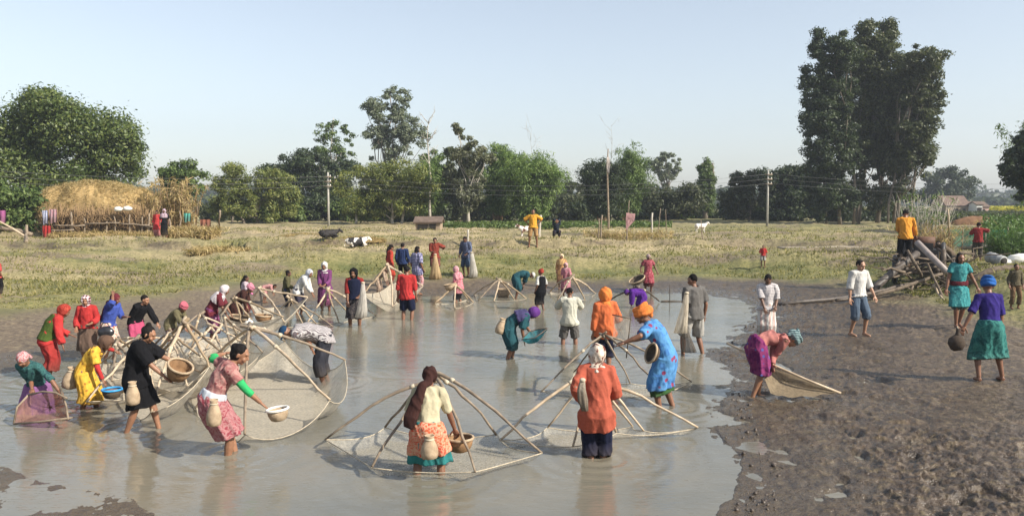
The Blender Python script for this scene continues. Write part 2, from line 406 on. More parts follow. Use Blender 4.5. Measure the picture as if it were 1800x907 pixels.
# ================================================================== vegetation
LM = {
 'mango': leaf_mat('mango_leaves', (.026, .048, .012), (.075, .112, .026), (.19, .22, .055), .5),
 'green': leaf_mat('green_leaves', (.034, .06, .016), (.085, .13, .035), (.19, .24, .07)),
 'yellowgreen': leaf_mat('yellow_green_leaves', (.06, .085, .022), (.15, .18, .045), (.30, .29, .085)),
 'olive': leaf_mat('olive_leaves', (.030, .042, .018), (.065, .078, .032), (.125, .13, .06)),
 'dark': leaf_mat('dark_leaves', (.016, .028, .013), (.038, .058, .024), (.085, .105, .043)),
 'olivedark': leaf_mat('olive_dark_leaves', (.024, .034, .015), (.060, .074, .028), (.13, .14, .055)),
 'grey': leaf_mat('grey_green_leaves', (.07, .09, .06), (.14, .165, .105), (.25, .27, .18)),
 'bamboo': leaf_mat('bamboo_leaves', (.045, .085, .02), (.13, .20, .05), (.26, .33, .10)),
 'bamboolight': leaf_mat('light_bamboo_leaves', (.05, .085, .022), (.12, .18, .05), (.22, .28, .10)),
 'brown': leaf_mat('browning_leaves', (.055, .062, .035), (.115, .125, .068), (.21, .205, .12)),
 'crop': leaf_mat('crop_leaves', (.035, .075, .016), (.075, .14, .032), (.15, .22, .06)),
 'mustard': leaf_mat('mustard_flowers', (.20, .20, .02), (.45, .40, .03), (.62, .52, .06)),
 'grassy': leaf_mat('grass_blades', (.075, .085, .022), (.17, .165, .055), (.36, .30, .13), .1),
}
def leaves(cent, rad, n_per, size, seed, aspect=.45, droop=0.0, outer=.55, up=.35):
    """leaf quads in clumps: returns V,F arrays"""
    rs = np.random.RandomState(seed); cent = np.asarray(cent); rad = np.asarray(rad); N = len(cent)
    c = np.repeat(cent, n_per, 0); r = np.repeat(rad, n_per, 0); M = len(c)
    d = rs.normal(size=(M, 3)); d /= np.linalg.norm(d, axis=1)[:, None]
    q = outer * .8 + (1.15 - outer * .8) * rs.rand(M) ** .7; q *= (.75 + .55 * rs.rand(M) ** 2)
    p = c + d * r * q[:, None] + rs.normal(size=(M, 3)) * r * .13
    nrm = d + rs.normal(size=(M, 3)) * .55; nrm[:, 2] += up; nrm /= np.linalg.norm(nrm, axis=1)[:, None]
    t = rs.normal(size=(M, 3)); t[:, 2] -= droop; t -= nrm * (t * nrm).sum(1)[:, None]; t /= np.linalg.norm(t, axis=1)[:, None]
    b = np.cross(nrm, t); s = size * (.6 + .8 * rs.rand(M))[:, None]
    V = np.stack([p - t * s, p + b * s * aspect + nrm * s * .1, p + t * s, p - b * s * aspect + nrm * s * .1], 1).reshape(-1, 3)
    F = np.arange(M * 4).reshape(M, 4)
    return V, F
def clumps(lobes, n, seed, shell=.35):
    """clump centres filling the ellipsoid lobes: (cx,cy,cz,rx,ry,rz,weight)"""
    rs = np.random.RandomState(seed); P = []; wts = np.array([l[6] * l[3] * l[5] for l in lobes]); wts = wts / wts.sum()
    for l, k in zip(lobes, rs.multinomial(n, wts)):
        d = rs.normal(size=(k, 3)); d /= np.linalg.norm(d, axis=1)[:, None]
        q = (shell + (1 - shell) * rs.rand(k)) ** .6 * (1 + .22 * rs.rand(k) ** 4)
        P.append(np.array(l[:3]) + d * np.array(l[3:6]) * q[:, None])
    return np.concatenate(P)
def limb_path(a, b, rs, n=5, wob=.06, sag=0.0):
    a = np.asarray(a, float); b = np.asarray(b, float); L = np.linalg.norm(b - a)
    return [a + (b - a) * (i / (n - 1)) + (rs.normal(size=3) * wob * L if 0 < i < n - 1 else 0) + np.array([0, 0, sag * L * math.sin(math.pi * i / (n - 1))]) for i in range(n)]
def tree(name, label, d, x0, x1, ytop, lobes, leaf, nclump=90, rclump=.06, nper=110, lsize=.12, trunk=(.5, 1.0, .25), bark=None, seed=1, group=None,
         cat='tree', ybase=None, shell=.35, outer=.55, droop=0, nlimb=14, extra_trunks=(), aspect=.45, thick=.8):
    """x0,x1,ytop: photo pixels of the crown box; lobes in unit box coordinates (x 0..1, z 0..1 from ground to top, rx, rz, weight)"""
    xc = W((x0 + x1) / 2, 390, d)[0]; wd = (x1 - x0) / FPX * d; g = hgt(xc, d) if ybase is None else W(0, ybase, d)[2]
    top = W(0, ytop, d)[2]; H = top - g; rs = np.random.RandomState(seed)
    root = empty(name, (xc, d, g), 0, label, cat, group)
    L = [((l[0] - .5) * wd, (rs.rand() - .5) * wd * .25 * thick, l[1] * H, l[2] * wd, l[2] * wd * thick, l[3] * H, l[4]) for l in lobes]
    zt = max(q[2] + q[5] for q in L)
    for k in range(7):
        q = L[rs.randint(len(L))]; th = rs.uniform(-.2, math.pi + .2); L.append((q[0] + math.cos(th) * q[3] * .95, q[1] + rs.normal() * .1 * wd, min(q[2] + math.sin(th) * q[5] * .95, zt), .075 * wd, .075 * wd, max(.05 * H, .05 * wd), 1.6))
    cc = clumps(L, nclump, seed + 1, shell)
    ok = cc[:, 2] > .03 * H; cc = cc[ok]
    rc = 1.45 * rclump * max(wd, H * .6) * (.5 + .9 * rs.rand(len(cc), 1)) * np.array([1, 1, .7])
    V, F = leaves(cc, rc, nper, lsize, seed + 2, aspect, droop, outer)
    link('crown', np_mesh('crown', V, F, False), LM[leaf], root)
    if trunk:
        tx, th, tr = trunk; m = MB(); b0 = np.array([(tx - .5) * wd, 0, -.3]); tops = np.array([(tx - .5) * wd * .6 + rs.normal() * .2, 0, th * H])
        P = limb_path(b0, tops, rs, 7, .018); m.tube(P, [tr * (1 - .75 * i / 6) * (1.25 if i == 0 else 1) for i in range(7)], 8)
        for ex in extra_trunks:
            e0 = np.array([(ex[0] - .5) * wd, ex[3] if len(ex) > 3 else 0, -.3]); e1 = np.array([(ex[1] - .5) * wd, 0, th * H * ex[2]]); Q = limb_path(e0, e1, rs, 6, .02)
            m.tube(Q, [tr * .8 * (1 - .13 * i) for i in range(6)], 7)
        for k in rs.choice(len(cc), min(nlimb, len(cc)), replace=False):
            i = int(np.clip((cc[k][2] / (th * H)) * 6 * rs.uniform(.45, .75), 1, 6)); m.tube(limb_path(P[i], cc[k], rs, 4, .05), [tr * .38, tr * .28, tr * .18, tr * .06], 5)
        m.build('trunk', bark or m_bark, root)
    return root
TG = 'trees of the far treeline'
# left: the big mango behind the haystack
tree('mango_tree', 'huge spreading dark green mango tree behind the haystack at the left', 58, -60, 252, 160,
     [(.20, .62, .20, .20, 1), (.42, .78, .17, .17, 1.1), (.66, .70, .17, .16, 1.1), (.84, .62, .13, .20, 1), (.50, .52, .20, .2, 1), (.80, .42, .14, .14, .8), (.27, .40, .20, .18, .8), (.62, .34, .2, .14, .7), (.08, .45, .14, .22, .6)],
     'mango', 400, .050, 190, .125, (.45, .7, .45), seed=3, group=None, nlimb=30, shell=.5, outer=.6)
tree('leafy_shrub', 'bright green leafy shrub at the left edge in front of the mango tree', 47, -40, 92, 312,
     [(.2, .55, .24, .4, 1), (.55, .5, .25, .38, 1), (.85, .35, .16, .3, .8), (.4, .25, .4, .25, .8)], 'green', 110, .09, 120, .13, (.5, .6, .1), seed=5, cat='shrub')
tree('small_tree', 'small round green tree rising behind the dry stalks right of the haystack', 62, 276, 364, 277,
     [(.5, .74, .33, .24, 1), (.30, .62, .24, .2, .8), (.74, .6, .26, .2, .8)], 'green', 70, .075, 120, .13, (.5, .6, .16), seed=7)
tree('yellowing_tree', 'broad yellow green tree at the left end of the treeline', 70, 380, 524, 290,
     [(.22, .55, .22, .38, .9), (.48, .62, .24, .34, 1), (.74, .66, .24, .3, 1), (.84, .38, .17, .28, .7), (.5, .28, .4, .22, .8), (.12, .3, .14, .25, .6)], 'yellowgreen', 230, .045, 120, .13, (.5, .6, .16),
     seed=9, group=TG, extra_trunks=((.35, .2, .8), (.62, .8, .8)), aspect=.28, droop=.7, shell=.2)
tree('grey_leaved_tree', 'thin grey green tree leaning out at the far left of the treeline', 76, 374, 430, 304,
     [(.5, .6, .4, .34, 1), (.4, .3, .35, .25, .6)], 'grey', 55, .07, 80, .13, (.6, .7, .1), seed=10, group=TG)
tree('dark_tree', 'dark green dense tree behind the left utility pole', 82, 478, 622, 258,
     [(.30, .72, .27, .22, 1), (.6, .74, .28, .2, 1), (.8, .55, .22, .3, .8), (.45, .42, .42, .3, 1), (.15, .5, .16, .28, .7)], 'dark', 210, .055, 120, .16, (.5, .6, .2), seed=11, group=TG)
tree('airy_tree', 'open airy tree with thin branches above the dark tree', 86, 538, 630, 192,
     [(.58, .82, .28, .13, 1), (.38, .66, .22, .12, .7), (.75, .66, .22, .14, .7), (.5, .5, .3, .12, .6), (.1, .64, .12, .05, .3)], 'green', 75, .042, 60, .14, (.55, .92, .14), m_barkpale, 13, TG, shell=.2)
tree('tall_grey_tree', 'tallest grey green feathery tree in the middle of the treeline', 88, 628, 750, 146,
     [(.55, .86, .25, .13, 1), (.45, .7, .26, .13, 1), (.72, .66, .26, .14, 1), (.28, .62, .2, .1, .7), (.85, .56, .14, .08, .5), (.2, .48, .16, .06, .4), (.55, .5, .3, .09, .6)], 'grey', 190, .036, 80, .15, (.52, .93, .2), m_bark, 15, TG, shell=.15, nlimb=30)
tree('bright_green_tree', 'wide bright green tree right of the left utility pole', 68, 588, 764, 276,
     [(.22, .55, .2, .34, .9), (.48, .68, .22, .28, 1), (.72, .66, .22, .28, 1), (.88, .45, .14, .3, .7), (.5, .35, .42, .26, 1), (.3, .2, .3, .16, .6)], 'yellowgreen', 280, .042, 110, .13, (.58, .6, .16), m_barkpale, 17, TG,
     extra_trunks=((.66, .75, .75), (.2, .25, .7)), aspect=.28, droop=.7, shell=.2)
tree('green_tree', 'mid green tree behind the bare dead tree', 78, 735, 800, 268, [(.5, .7, .42, .28, 1), (.5, .4, .45, .36, 1)], 'green', 95, .06, 110, .15, (.5, .6, .15), seed=19, group=TG)
tree('browning_tree', 'tall thin tree with brownish sparse leaves and pale trunk behind the bank', 66, 776, 872, 224,
     [(.5, .86, .24, .12, .5), (.55, .68, .36, .18, 1), (.45, .48, .34, .2, 1), (.5, .28, .26, .16, .7)], 'brown', 130, .048, 80, .13, (.5, .9, .15), m_barkpale, 21, TG, shell=.2, nlimb=24)
tree('dark_round_tree', 'dark grey green round tree left of the browning tree', 74, 778, 852, 262, [(.4, .72, .38, .26, 1), (.5, .4, .42, .35, 1)], 'olive', 95, .06, 110, .15, (.5, .6, .15), seed=22, group=TG)
def bamboo(name, label, d, x0, x1, ytop, leaf, nculm, seed, lean=.5, nper=60, grp='bamboo clumps of the treeline'):
    xc = W((x0 + x1) / 2, 390, d)[0]; wd = (x1 - x0) / FPX * d; g = hgt(xc, d); H = W(0, ytop, d)[2] - g; rs = np.random.RandomState(seed)
    root = empty(name, (xc, d, g), 0, label, 'bamboo', grp); m = MB(); C = []
    for k in range(nculm):
        a = rs.uniform(-1, 1); dx = a * wd * .46; dy = rs.uniform(-.35, .35) * wd; h = H * rs.uniform(.72, 1.02) * (1 - .28 * abs(a) ** 2)
        P = []
        for i in range(9):
            q = i / 8; bend = q ** 2.2
            P.append(np.array([dx * .25 + dx * lean * 1.5 * bend, dy * (.2 + .8 * bend), h * (q - .16 * q ** 5) - .2]))
        m.tube(P, [.05, .05, .045, .04, .035, .03, .02, .012, .006], 5)
        for i in range(2, 9):
            for j in range(3 if i > 3 else 2):
                C.append(P[i] + rs.normal(size=3) * np.array([.34, .34, .24]) * (.5 + .12 * i))
    C = np.array(C); r = (.35 + .35 * rs.rand(len(C), 1)) * np.array([1.1, 1.1, .8]) * (wd / 6) ** .3
    V, F = leaves(C, r, nper, .15, seed + 1, .22, 1.2, .25, .3)
    link('foliage', np_mesh('foliage', V, F, False), LM[leaf], root); m.build('culms', m_twig, root); return root
bamboo('bamboo_clump', 'bushy green bamboo clump just left of the dark round tree', 74, 706, 800, 266, 'bamboo', 22, 24, nper=55)
bamboo('bamboo_clump', 'tall arching bamboo clump right of the browning tree', 72, 838, 912, 224, 'bamboo', 26, 23)
bamboo('bamboo_clump', 'broad green bamboo clump at the right end of the middle treeline', 68, 884, 990, 250, 'bamboo', 34, 25)
bamboo('bamboo_clump', 'dark arching bamboo clump left of the tall flag pole', 70, 1016, 1100, 262, 'dark', 24, 27)
bamboo('bamboo_clump', 'light green feathery bamboo clump just right of the tall flag pole', 72, 1062, 1146, 246, 'bamboolight', 28, 29)
tree('hazy_tree', 'low hazy grey green tree in the gap between the bamboo clumps', 105, 982, 1052, 322, [(.4, .6, .35, .36, 1), (.7, .5, .3, .34, 1)], 'olive', 80, .07, 90, .2, None, seed=31, group=TG)
tree('round_topped_tree', 'lone round topped tree on a thin stem against the sky', 120, 1145, 1198, 268, [(.5, .78, .42, .2, 1), (.55, .6, .3, .16, .6)], 'grey', 75, .05, 80, .18, (.5, .7, .22), seed=33, group=TG)
tree('low_bushy_tree', 'low bushy olive tree below the round topped tree', 84, 1118, 1232, 322, [(.25, .45, .26, .4, 1), (.6, .5, .3, .42, 1), (.85, .35, .2, .34, .7)], 'olive', 130, .07, 110, .15, (.5, .6, .12), seed=35, group=TG)
tree('ivy_covered_trunk', 'narrow broken trunk wrapped in climbing ivy', 90, 1222, 1256, 276, [(.52, .30, .46, .26, 1), (.52, .55, .40, .25, 1), (.52, .76, .26, .17, .8)], 'green', 210, .060, 80, .12, (.5, .90, .30), m_bark, 37, None, nlimb=5, extra_trunks=((.5, .85, 1.0),))
tree('olive_tree', 'wide olive brown thorn tree left of the right utility pole', 76, 1268, 1352, 302, [(.35, .5, .34, .4, 1), (.7, .62, .3, .32, 1), (.2, .3, .22, .26, .6)], 'olive', 140, .06, 110, .14, (.6, .6, .14), seed=39, group=TG)
tree('dark_spreading_tree', 'dark spreading tree behind the right utility pole', 80, 1330, 1436, 287, [(.3, .72, .28, .2, 1), (.62, .78, .3, .18, 1), (.5, .4, .46, .36, 1), (.8, .5, .25, .3, .8)], 'dark', 170, .06, 120, .16, (.5, .6, .18), seed=41, group=TG)
# the big group on the right
BG = 'tall trees of the big dark grove'
tree('tall_grove_tree', 'tall dark tree forming the left side of the big grove', 66, 1396, 1512, 56,
     [(.55, .88, .33, .10, 1), (.48, .70, .40, .14, 1), (.42, .52, .40, .15, 1), (.5, .34, .38, .13, 1), (.5, .15, .4, .13, .8)], 'dark', 640, .031, 115, .115, (.7, .95, .15), m_bark, 43, BG, 'tree', shell=.12, nlimb=24, extra_trunks=((.5, .4, .7), (.9, .8, .8)))
tree('tall_grove_tree', 'tallest dark tree in the middle of the big grove', 68, 1476, 1606, 38,
     [(.45, .90, .30, .09, 1), (.5, .74, .42, .13, 1), (.5, .55, .45, .15, 1), (.5, .36, .42, .13, .9), (.45, .18, .4, .12, .45)], 'olivedark', 640, .031, 115, .115, (.5, .95, .16), m_bark, 45, BG, 'tree', shell=.12, nlimb=24, extra_trunks=((.25, .3, .7), (.72, .8, .8), (.6, .6, .9, 1)))
tree('tall_grove_tree', 'tall tree with sunlight coloured into its olive leaves, right side of the big grove', 65, 1556, 1656, 76,
     [(.5, .88, .40, .10, 1), (.55, .72, .42, .13, 1), (.5, .54, .42, .14, 1), (.4, .38, .36, .10, .8), (.35, .2, .34, .1, .35)], 'olive', 540, .031, 115, .115, (.2, .95, .14), m_bark, 47, BG, 'tree', shell=.12, nlimb=24, extra_trunks=((.45, .5, .7), (.05, .2, .7)))  # olive leaf colour all over stands in for this side's sunlight
tree('tall_grove_tree', 'dark tree filling the gap at the back of the big grove', 71, 1448, 1566, 66, [(.5, .86, .36, .11, 1), (.5, .66, .42, .15, 1), (.5, .44, .42, .15, 1)], 'dark', 330, .036, 110, .12, (.5, .9, .15), m_bark, 46, BG, 'tree', shell=.12)
tree('far_dark_tree', 'hazy dark tree beyond the brown shed at the right', 150, 1622, 1710, 288, [(.4, .6, .32, .34, 1), (.75, .5, .26, .3, .8), (.3, .3, .3, .25, .6)], 'dark', 110, .07, 90, .28, None, seed=49, group=TG)
tree('edge_tree', 'dark leafy tree cut off by the right edge of the picture', 44, 1762, 1880, 205, [(.35, .62, .3, .22, 1), (.5, .5, .4, .26, 1), (.6, .82, .3, .16, .8)], 'dark', 150, .05, 120, .14, (.6, .7, .2), seed=51)
bamboo('feathery_bamboo', 'light feathery bamboo tops at the upper right edge', 56, 1770, 1860, 120, 'bamboolight', 7, 53, .6, 30, None)
# understory along the treeline: dark bushes
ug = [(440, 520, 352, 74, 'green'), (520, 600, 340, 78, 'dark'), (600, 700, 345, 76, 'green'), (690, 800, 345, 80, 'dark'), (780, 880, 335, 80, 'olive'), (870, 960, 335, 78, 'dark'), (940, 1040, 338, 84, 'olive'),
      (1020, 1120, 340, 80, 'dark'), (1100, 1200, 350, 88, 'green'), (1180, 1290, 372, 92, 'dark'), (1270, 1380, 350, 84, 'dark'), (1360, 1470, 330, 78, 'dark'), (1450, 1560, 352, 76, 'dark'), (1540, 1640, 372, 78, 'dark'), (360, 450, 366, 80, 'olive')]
wh = ['below the yellowing tree', 'under the dark tree', 'behind the left utility pole', 'near the little hut', 'behind the little hut', 'right of the browning tree', 'behind the man in yellow', 'between the bamboo clumps',
      'behind the tall flag pole', 'below the round topped tree', 'behind the white goat', 'left of the right utility pole', 'behind the right utility pole', 'under the big grove', 'right of the big grove', 'at the left end of the treeline']
wh = ['below the yellowing tree', 'under the dark tree behind the left pole', 'right of the left utility pole', 'just behind the little hut', 'left of the man in yellow', 'behind the man in yellow', 'between the two bamboo groups',
      'behind the tall flag pole', 'below the round topped tree', 'behind the white goat', 'left of the right utility pole', 'behind the right utility pole', 'under the left of the big grove', 'under the right of the big grove', 'right of the dry stalks']
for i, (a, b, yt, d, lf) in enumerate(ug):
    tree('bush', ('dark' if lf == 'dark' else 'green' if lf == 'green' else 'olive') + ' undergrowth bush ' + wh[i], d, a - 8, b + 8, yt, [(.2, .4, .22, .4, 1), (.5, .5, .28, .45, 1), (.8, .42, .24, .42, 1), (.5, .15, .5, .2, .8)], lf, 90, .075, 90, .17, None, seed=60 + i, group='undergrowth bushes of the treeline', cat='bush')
# distant hazy woods: one mass that nobody could count
rs = np.random.RandomState(77); C = []; Rr = []
for layer, (d, yt, amp) in enumerate(((240, 335, 16), (380, 333, 10), (560, 338, 8))):
    for x in np.arange(-200, 2050, 9.0):
        top = yt + amp * (vn2(np.array([x * .02 + layer * 9]), np.array([layer * 3.]), 3)[0] - .5) * 2 + (10 if x > 1650 and layer == 0 else 0)
        if layer == 0 and not (1150 < x < 1420 or x > 1690 or x < 380): continue
        p = W(x, top, d); g = hgt(p[0], d)
        for k in range(4):
            C.append((p[0] + rs.normal() * 1.5, d + rs.normal() * 6, g + (p[2] - g) * (k + .6) / 4.2)); Rr.append((3.2 * d / 300, 3, (p[2] - g) / 5.5))
V, F = leaves(C, Rr, 26, 1.1, 78, .6, 0, .6)
tag(link('distant_woods', np_mesh('distant_woods', V, F, False), LM['dark']), 'hazy far woods along the horizon', kind='stuff')
# mustard fields, green crop strips
def strip(name, label, x0, x1, y0, y1, z_up, mat, n, size, seed, hgt_, aspect=.5, up=.5):
    rs = np.random.RandomState(seed); px = rs.uniform(x0, x1, n); py = y1 + (y0 - y1) * rs.rand(n) ** 1.0
    z0 = 1.45; K = (z0 - CAMZ); a = (px - CX) / FPX; b = -(py - CY) / FPX; rz = -SP + b * CP; ry = CP + b * SP
    t = K / rz; X = a * t; Y = ry * t; Z = terrain(X, Y, False) + rs.rand(n) ** 1.5 * hgt_ + z_up
    cen = np.stack([X, Y, Z], 1); V, F = leaves(cen, np.full((n, 3), .08), 3, size, seed, aspect, 0, .2, up)
    return tag(link(name, np_mesh(name, V, F, False), LM[mat]), label, kind='stuff')
strip('mustard_field', 'yellow flowering mustard field beyond the pump', 1648, 1800, 371, 378, .3, 'mustard', 9000, .28, 81, .7)
strip('mustard_field', 'yellow mustard showing between the trunks of the grove', 1340, 1640, 376, 382, .2, 'mustard', 7000, .22, 82, .6)
strip('crop_rows', 'low green crop plants along the foot of the treeline', 735, 1180, 394, 402, .0, 'green', 5200, .11, 83, .26)
strip('crop_rows', 'dark green low crop field behind the mustard', 1600, 1860, 379, 396, .1, 'olive', 12000, .16, 84, .6)
strip('weeds', 'green leafy weeds at the right edge behind the red shirted boy', 1725, 1900, 404, 424, .02, 'crop', 2600, .11, 85, 1.0, .3, .1)
# grass tufts over the banks
n = 120000; rs = np.random.RandomState(90)
px = rs.uniform(-60, 1860, n); q = rs.rand(n); dist = 22 + 34 * q ** 1.1
X = (px - CX) / FPX * dist; Y = dist
gz = pdist(FOOT, X, Y); den = .5 * fb2(X * .9, Y * .9, 3, 92) + .5 * fb2(X * .28, Y * .5, 3, 93); keep = (gz + 2 * (den - .5) > 0) & (den > .40) & (rs.rand(n) < 1.2 - .55 * sm(3, 9, gz)); X = X[keep]; Y = Y[keep]; den = den[keep]
Z = terrain(X, Y); n = len(X)
hh_ = (.03 + .15 * rs.rand(n) ** 2 * sm(.42, .62, den)) ; a = rs.rand(n) * 6.28; wv = .018 + .02 * rs.rand(n); lx = rs.normal(size=n) * .5 * hh_; ly = rs.normal(size=n) * .5 * hh_
V = np.stack([np.stack([X - np.cos(a) * wv, Y - np.sin(a) * wv, Z - .02], 1), np.stack([X + np.cos(a) * wv, Y + np.sin(a) * wv, Z - .02], 1), np.stack([X + lx, Y + ly, Z + hh_], 1)], 1).reshape(-1, 3)
tag(link('bank_grass', np_mesh('bank_grass', V, np.arange(n * 3).reshape(n, 3), False), LM['grassy']), 'short tussocky grass on the banks', kind='stuff')
# haze box
hb = MB(); hb.box((0, 380, 38), (2400, 460, 42)); m, t = new_mat('air_haze'); vo = nd(t, 'ShaderNodeVolumePrincipled'); vo.inputs['Density'].default_value = .0006; vo.inputs['Color'].default_value = (.80, .88, 1, 1); vo.inputs['Anisotropy'].default_value = .15
oo = nd(t, 'ShaderNodeOutputMaterial'); t.links.new(vo.outputs[0], oo.inputs['Volume'])
tag(hb.build('haze', m, None, False), 'thin pale haze in the air', kind='stuff')

# ================================================================== people: builder
_cl = {}
def cloth(kind, c, c2=None, c3=None, sc_=1.0):
    """procedural fabric: plain / floral / stripes / hstripes / checks / knit / batik"""
    key = (kind, tuple(c), tuple(c2 or ()), tuple(c3 or ()), sc_)
    if key in _cl: return _cl[key]
    m, t = new_mat(kind + '_fabric'); v = coords(t); c2 = c2 or [q * .7 for q in c]; c3 = c3 or c2
    fine = noise_tex(t, 14, 4, v); base = None
    if kind == 'plain':
        base = ramp(t, [(.3, [q * .72 for q in c]), (.7, [min(1, q * 1.12) for q in c])], noise_tex(t, 3.2, 4, v).outputs[0]).outputs[0]
    elif kind == 'floral':
        vo = nd(t, 'ShaderNodeTexVoronoi'); vo.inputs['Scale'].default_value = 13 * sc_; t.links.new(v, vo.inputs['Vector'])
        n = noise_tex(t, 9 * sc_, 2, v, .5, 1.5)
        a = ramp(t, [(.44, c), (.5, c2)], n.outputs[0]).outputs[0]
        f = ramp(t, [(.20, (1, 1, 1)), (.26, (0, 0, 0))], vo.outputs['Distance']).outputs[0]
        base = mix_col(t, f, a, c3)
    elif kind == 'batik':
        n = noise_tex(t, 11 * sc_, 3, v, .5, 2.5); base = ramp(t, [(.40, c), (.47, c2), (.53, c2), (.6, c3)], n.outputs[0]).outputs[0]
    elif kind in ('stripes', 'hstripes'):
        wv = nd(t, 'ShaderNodeTexWave', bands_direction='Z' if kind == 'hstripes' else 'X'); wv.inputs['Scale'].default_value = 7 * sc_; wv.inputs['Distortion'].default_value = .15
        t.links.new(v, wv.inputs['Vector']); base = ramp(t, [(.42, c), (.55, c2)], wv.outputs['Fac'] if 'Fac' in wv.outputs else wv.outputs[1]).outputs[0]
    elif kind == 'checks':
        w1 = nd(t, 'ShaderNodeTexWave', bands_direction='X'); w2 = nd(t, 'ShaderNodeTexWave', bands_direction='Z')
        for q in (w1, w2): q.inputs['Scale'].default_value = 6 * sc_; q.inputs['Distortion'].default_value = 1; t.links.new(v, q.inputs['Vector'])
        base = ramp(t, [(.4, c), (.75, c2), (1.2, c3)], math_n(t, 'MULTIPLY', math_n(t, 'ADD', w1.outputs[1], w2.outputs[1]), .55)).outputs[0]
    elif kind == 'knit':
        br = nd(t, 'ShaderNodeTexBrick'); br.inputs['Scale'].default_value = 26; br.inputs['Color1'].default_value = C4(c); br.inputs['Color2'].default_value = C4([q * .86 for q in c]); br.inputs['Mortar'].default_value = C4([q * .5 for q in c])
        br.inputs['Mortar Size'].default_value = .03
        mp = nd(t, 'ShaderNodeMapping'); mp.inputs['Rotation'].default_value = (R(90), 0, 0); t.links.new(v, mp.inputs[0]); t.links.new(mp.outputs[0], br.inputs['Vector']); base = br.outputs[0]
    base = mix_col(t, .35, base, ramp(t, [(.3, (.55, .55, .55)), (.7, (1, 1, 1))], fine.outputs[0]).outputs[0], 'MULTIPLY')
    n = noise_tex(t, 22, 4, v); sx = nd(t, 'ShaderNodeSeparateXYZ'); t.links.new(v, sx.inputs[0])
    wz = nd(t, 'ShaderNodeMapRange'); wz.inputs['From Min'].default_value = .62; wz.inputs['From Max'].default_value = .30; t.links.new(math_n(t, 'ADD', sx.outputs[2], math_n(t, 'MULTIPLY', noise_tex(t, 5, 4, v).outputs[0], .25)), wz.inputs[0])
    base = mix_col(t, math_n(t, 'MULTIPLY', wz.outputs[0], .62), base, (.085, .065, .045))
    hsv = nd(t, 'ShaderNodeHueSaturation'); hsv.inputs['Saturation'].default_value = .95; hsv.inputs['Value'].default_value = .78; t.links.new(base, hsv.inputs['Color']); base = hsv.outputs[0]
    finish(t, base, .92, .12, n.outputs[0], .55, .014)
    _cl[key] = m; return m
def skin_mat(c, nm='skin'):
    m, t = new_mat(nm); n = noise_tex(t, 12, 4, coords(t)); r_ = ramp(t, [(.3, [q * .8 for q in c]), (.7, [q * 1.1 for q in c])], n.outputs[0])
    finish(t, r_.outputs[0], .48, .4, n.outputs[0], .12, .004); return m
SKIN = {'a': skin_mat((.26, .130, .075)), 'b': skin_mat((.19, .090, .052)), 'c': skin_mat((.125, .060, .036)), 'd': skin_mat((.34, .19, .12))}
m_hair = mat_noise('black_hair', (.004, .0035, .0035), (.014, .011, .010), 40, .75, .12, .5, .006)
m_eye = mat_noise('dark_eye', (.01, .008, .007), (.02, .015, .012), 30, .3)
m_lip = mat_noise('lips', (.13, .045, .035), (.17, .06, .045), 30, .5)
pend = []; LEGS = []
def nrm(v): v = np.asarray(v, float); return v / (np.linalg.norm(v) + 1e-9)
def ik(a, b, l1, l2, pole):
    a = np.asarray(a, float); b = np.asarray(b, float); d = b - a; L = np.linalg.norm(d)
    if L > (l1 + l2) * .995: b = a + d / L * (l1 + l2) * .995; d = b - a; L = np.linalg.norm(d)
    L = max(L, .08); t = nrm(d); x = (l1 * l1 - l2 * l2 + L * L) / (2 * L); h = math.sqrt(max(l1 * l1 - x * x, 0))
    pole = np.asarray(pole, float); q = pole - t * (pole @ t); q = nrm(q)
    return a, a + t * x + q * h, b
def samp(P, t):
    """point at 0..n-1 along a polyline (hip, knee, ankle)"""
    i = int(min(max(math.floor(t), 0), len(P) - 2)); f = t - i; return P[i] * (1 - f) + P[i + 1] * f
def rot_ax(v, k, a):
    v = np.asarray(v, float); k = nrm(k); return v * math.cos(a) + np.cross(k, v) * math.sin(a) + k * (k @ v) * (1 - math.cos(a))
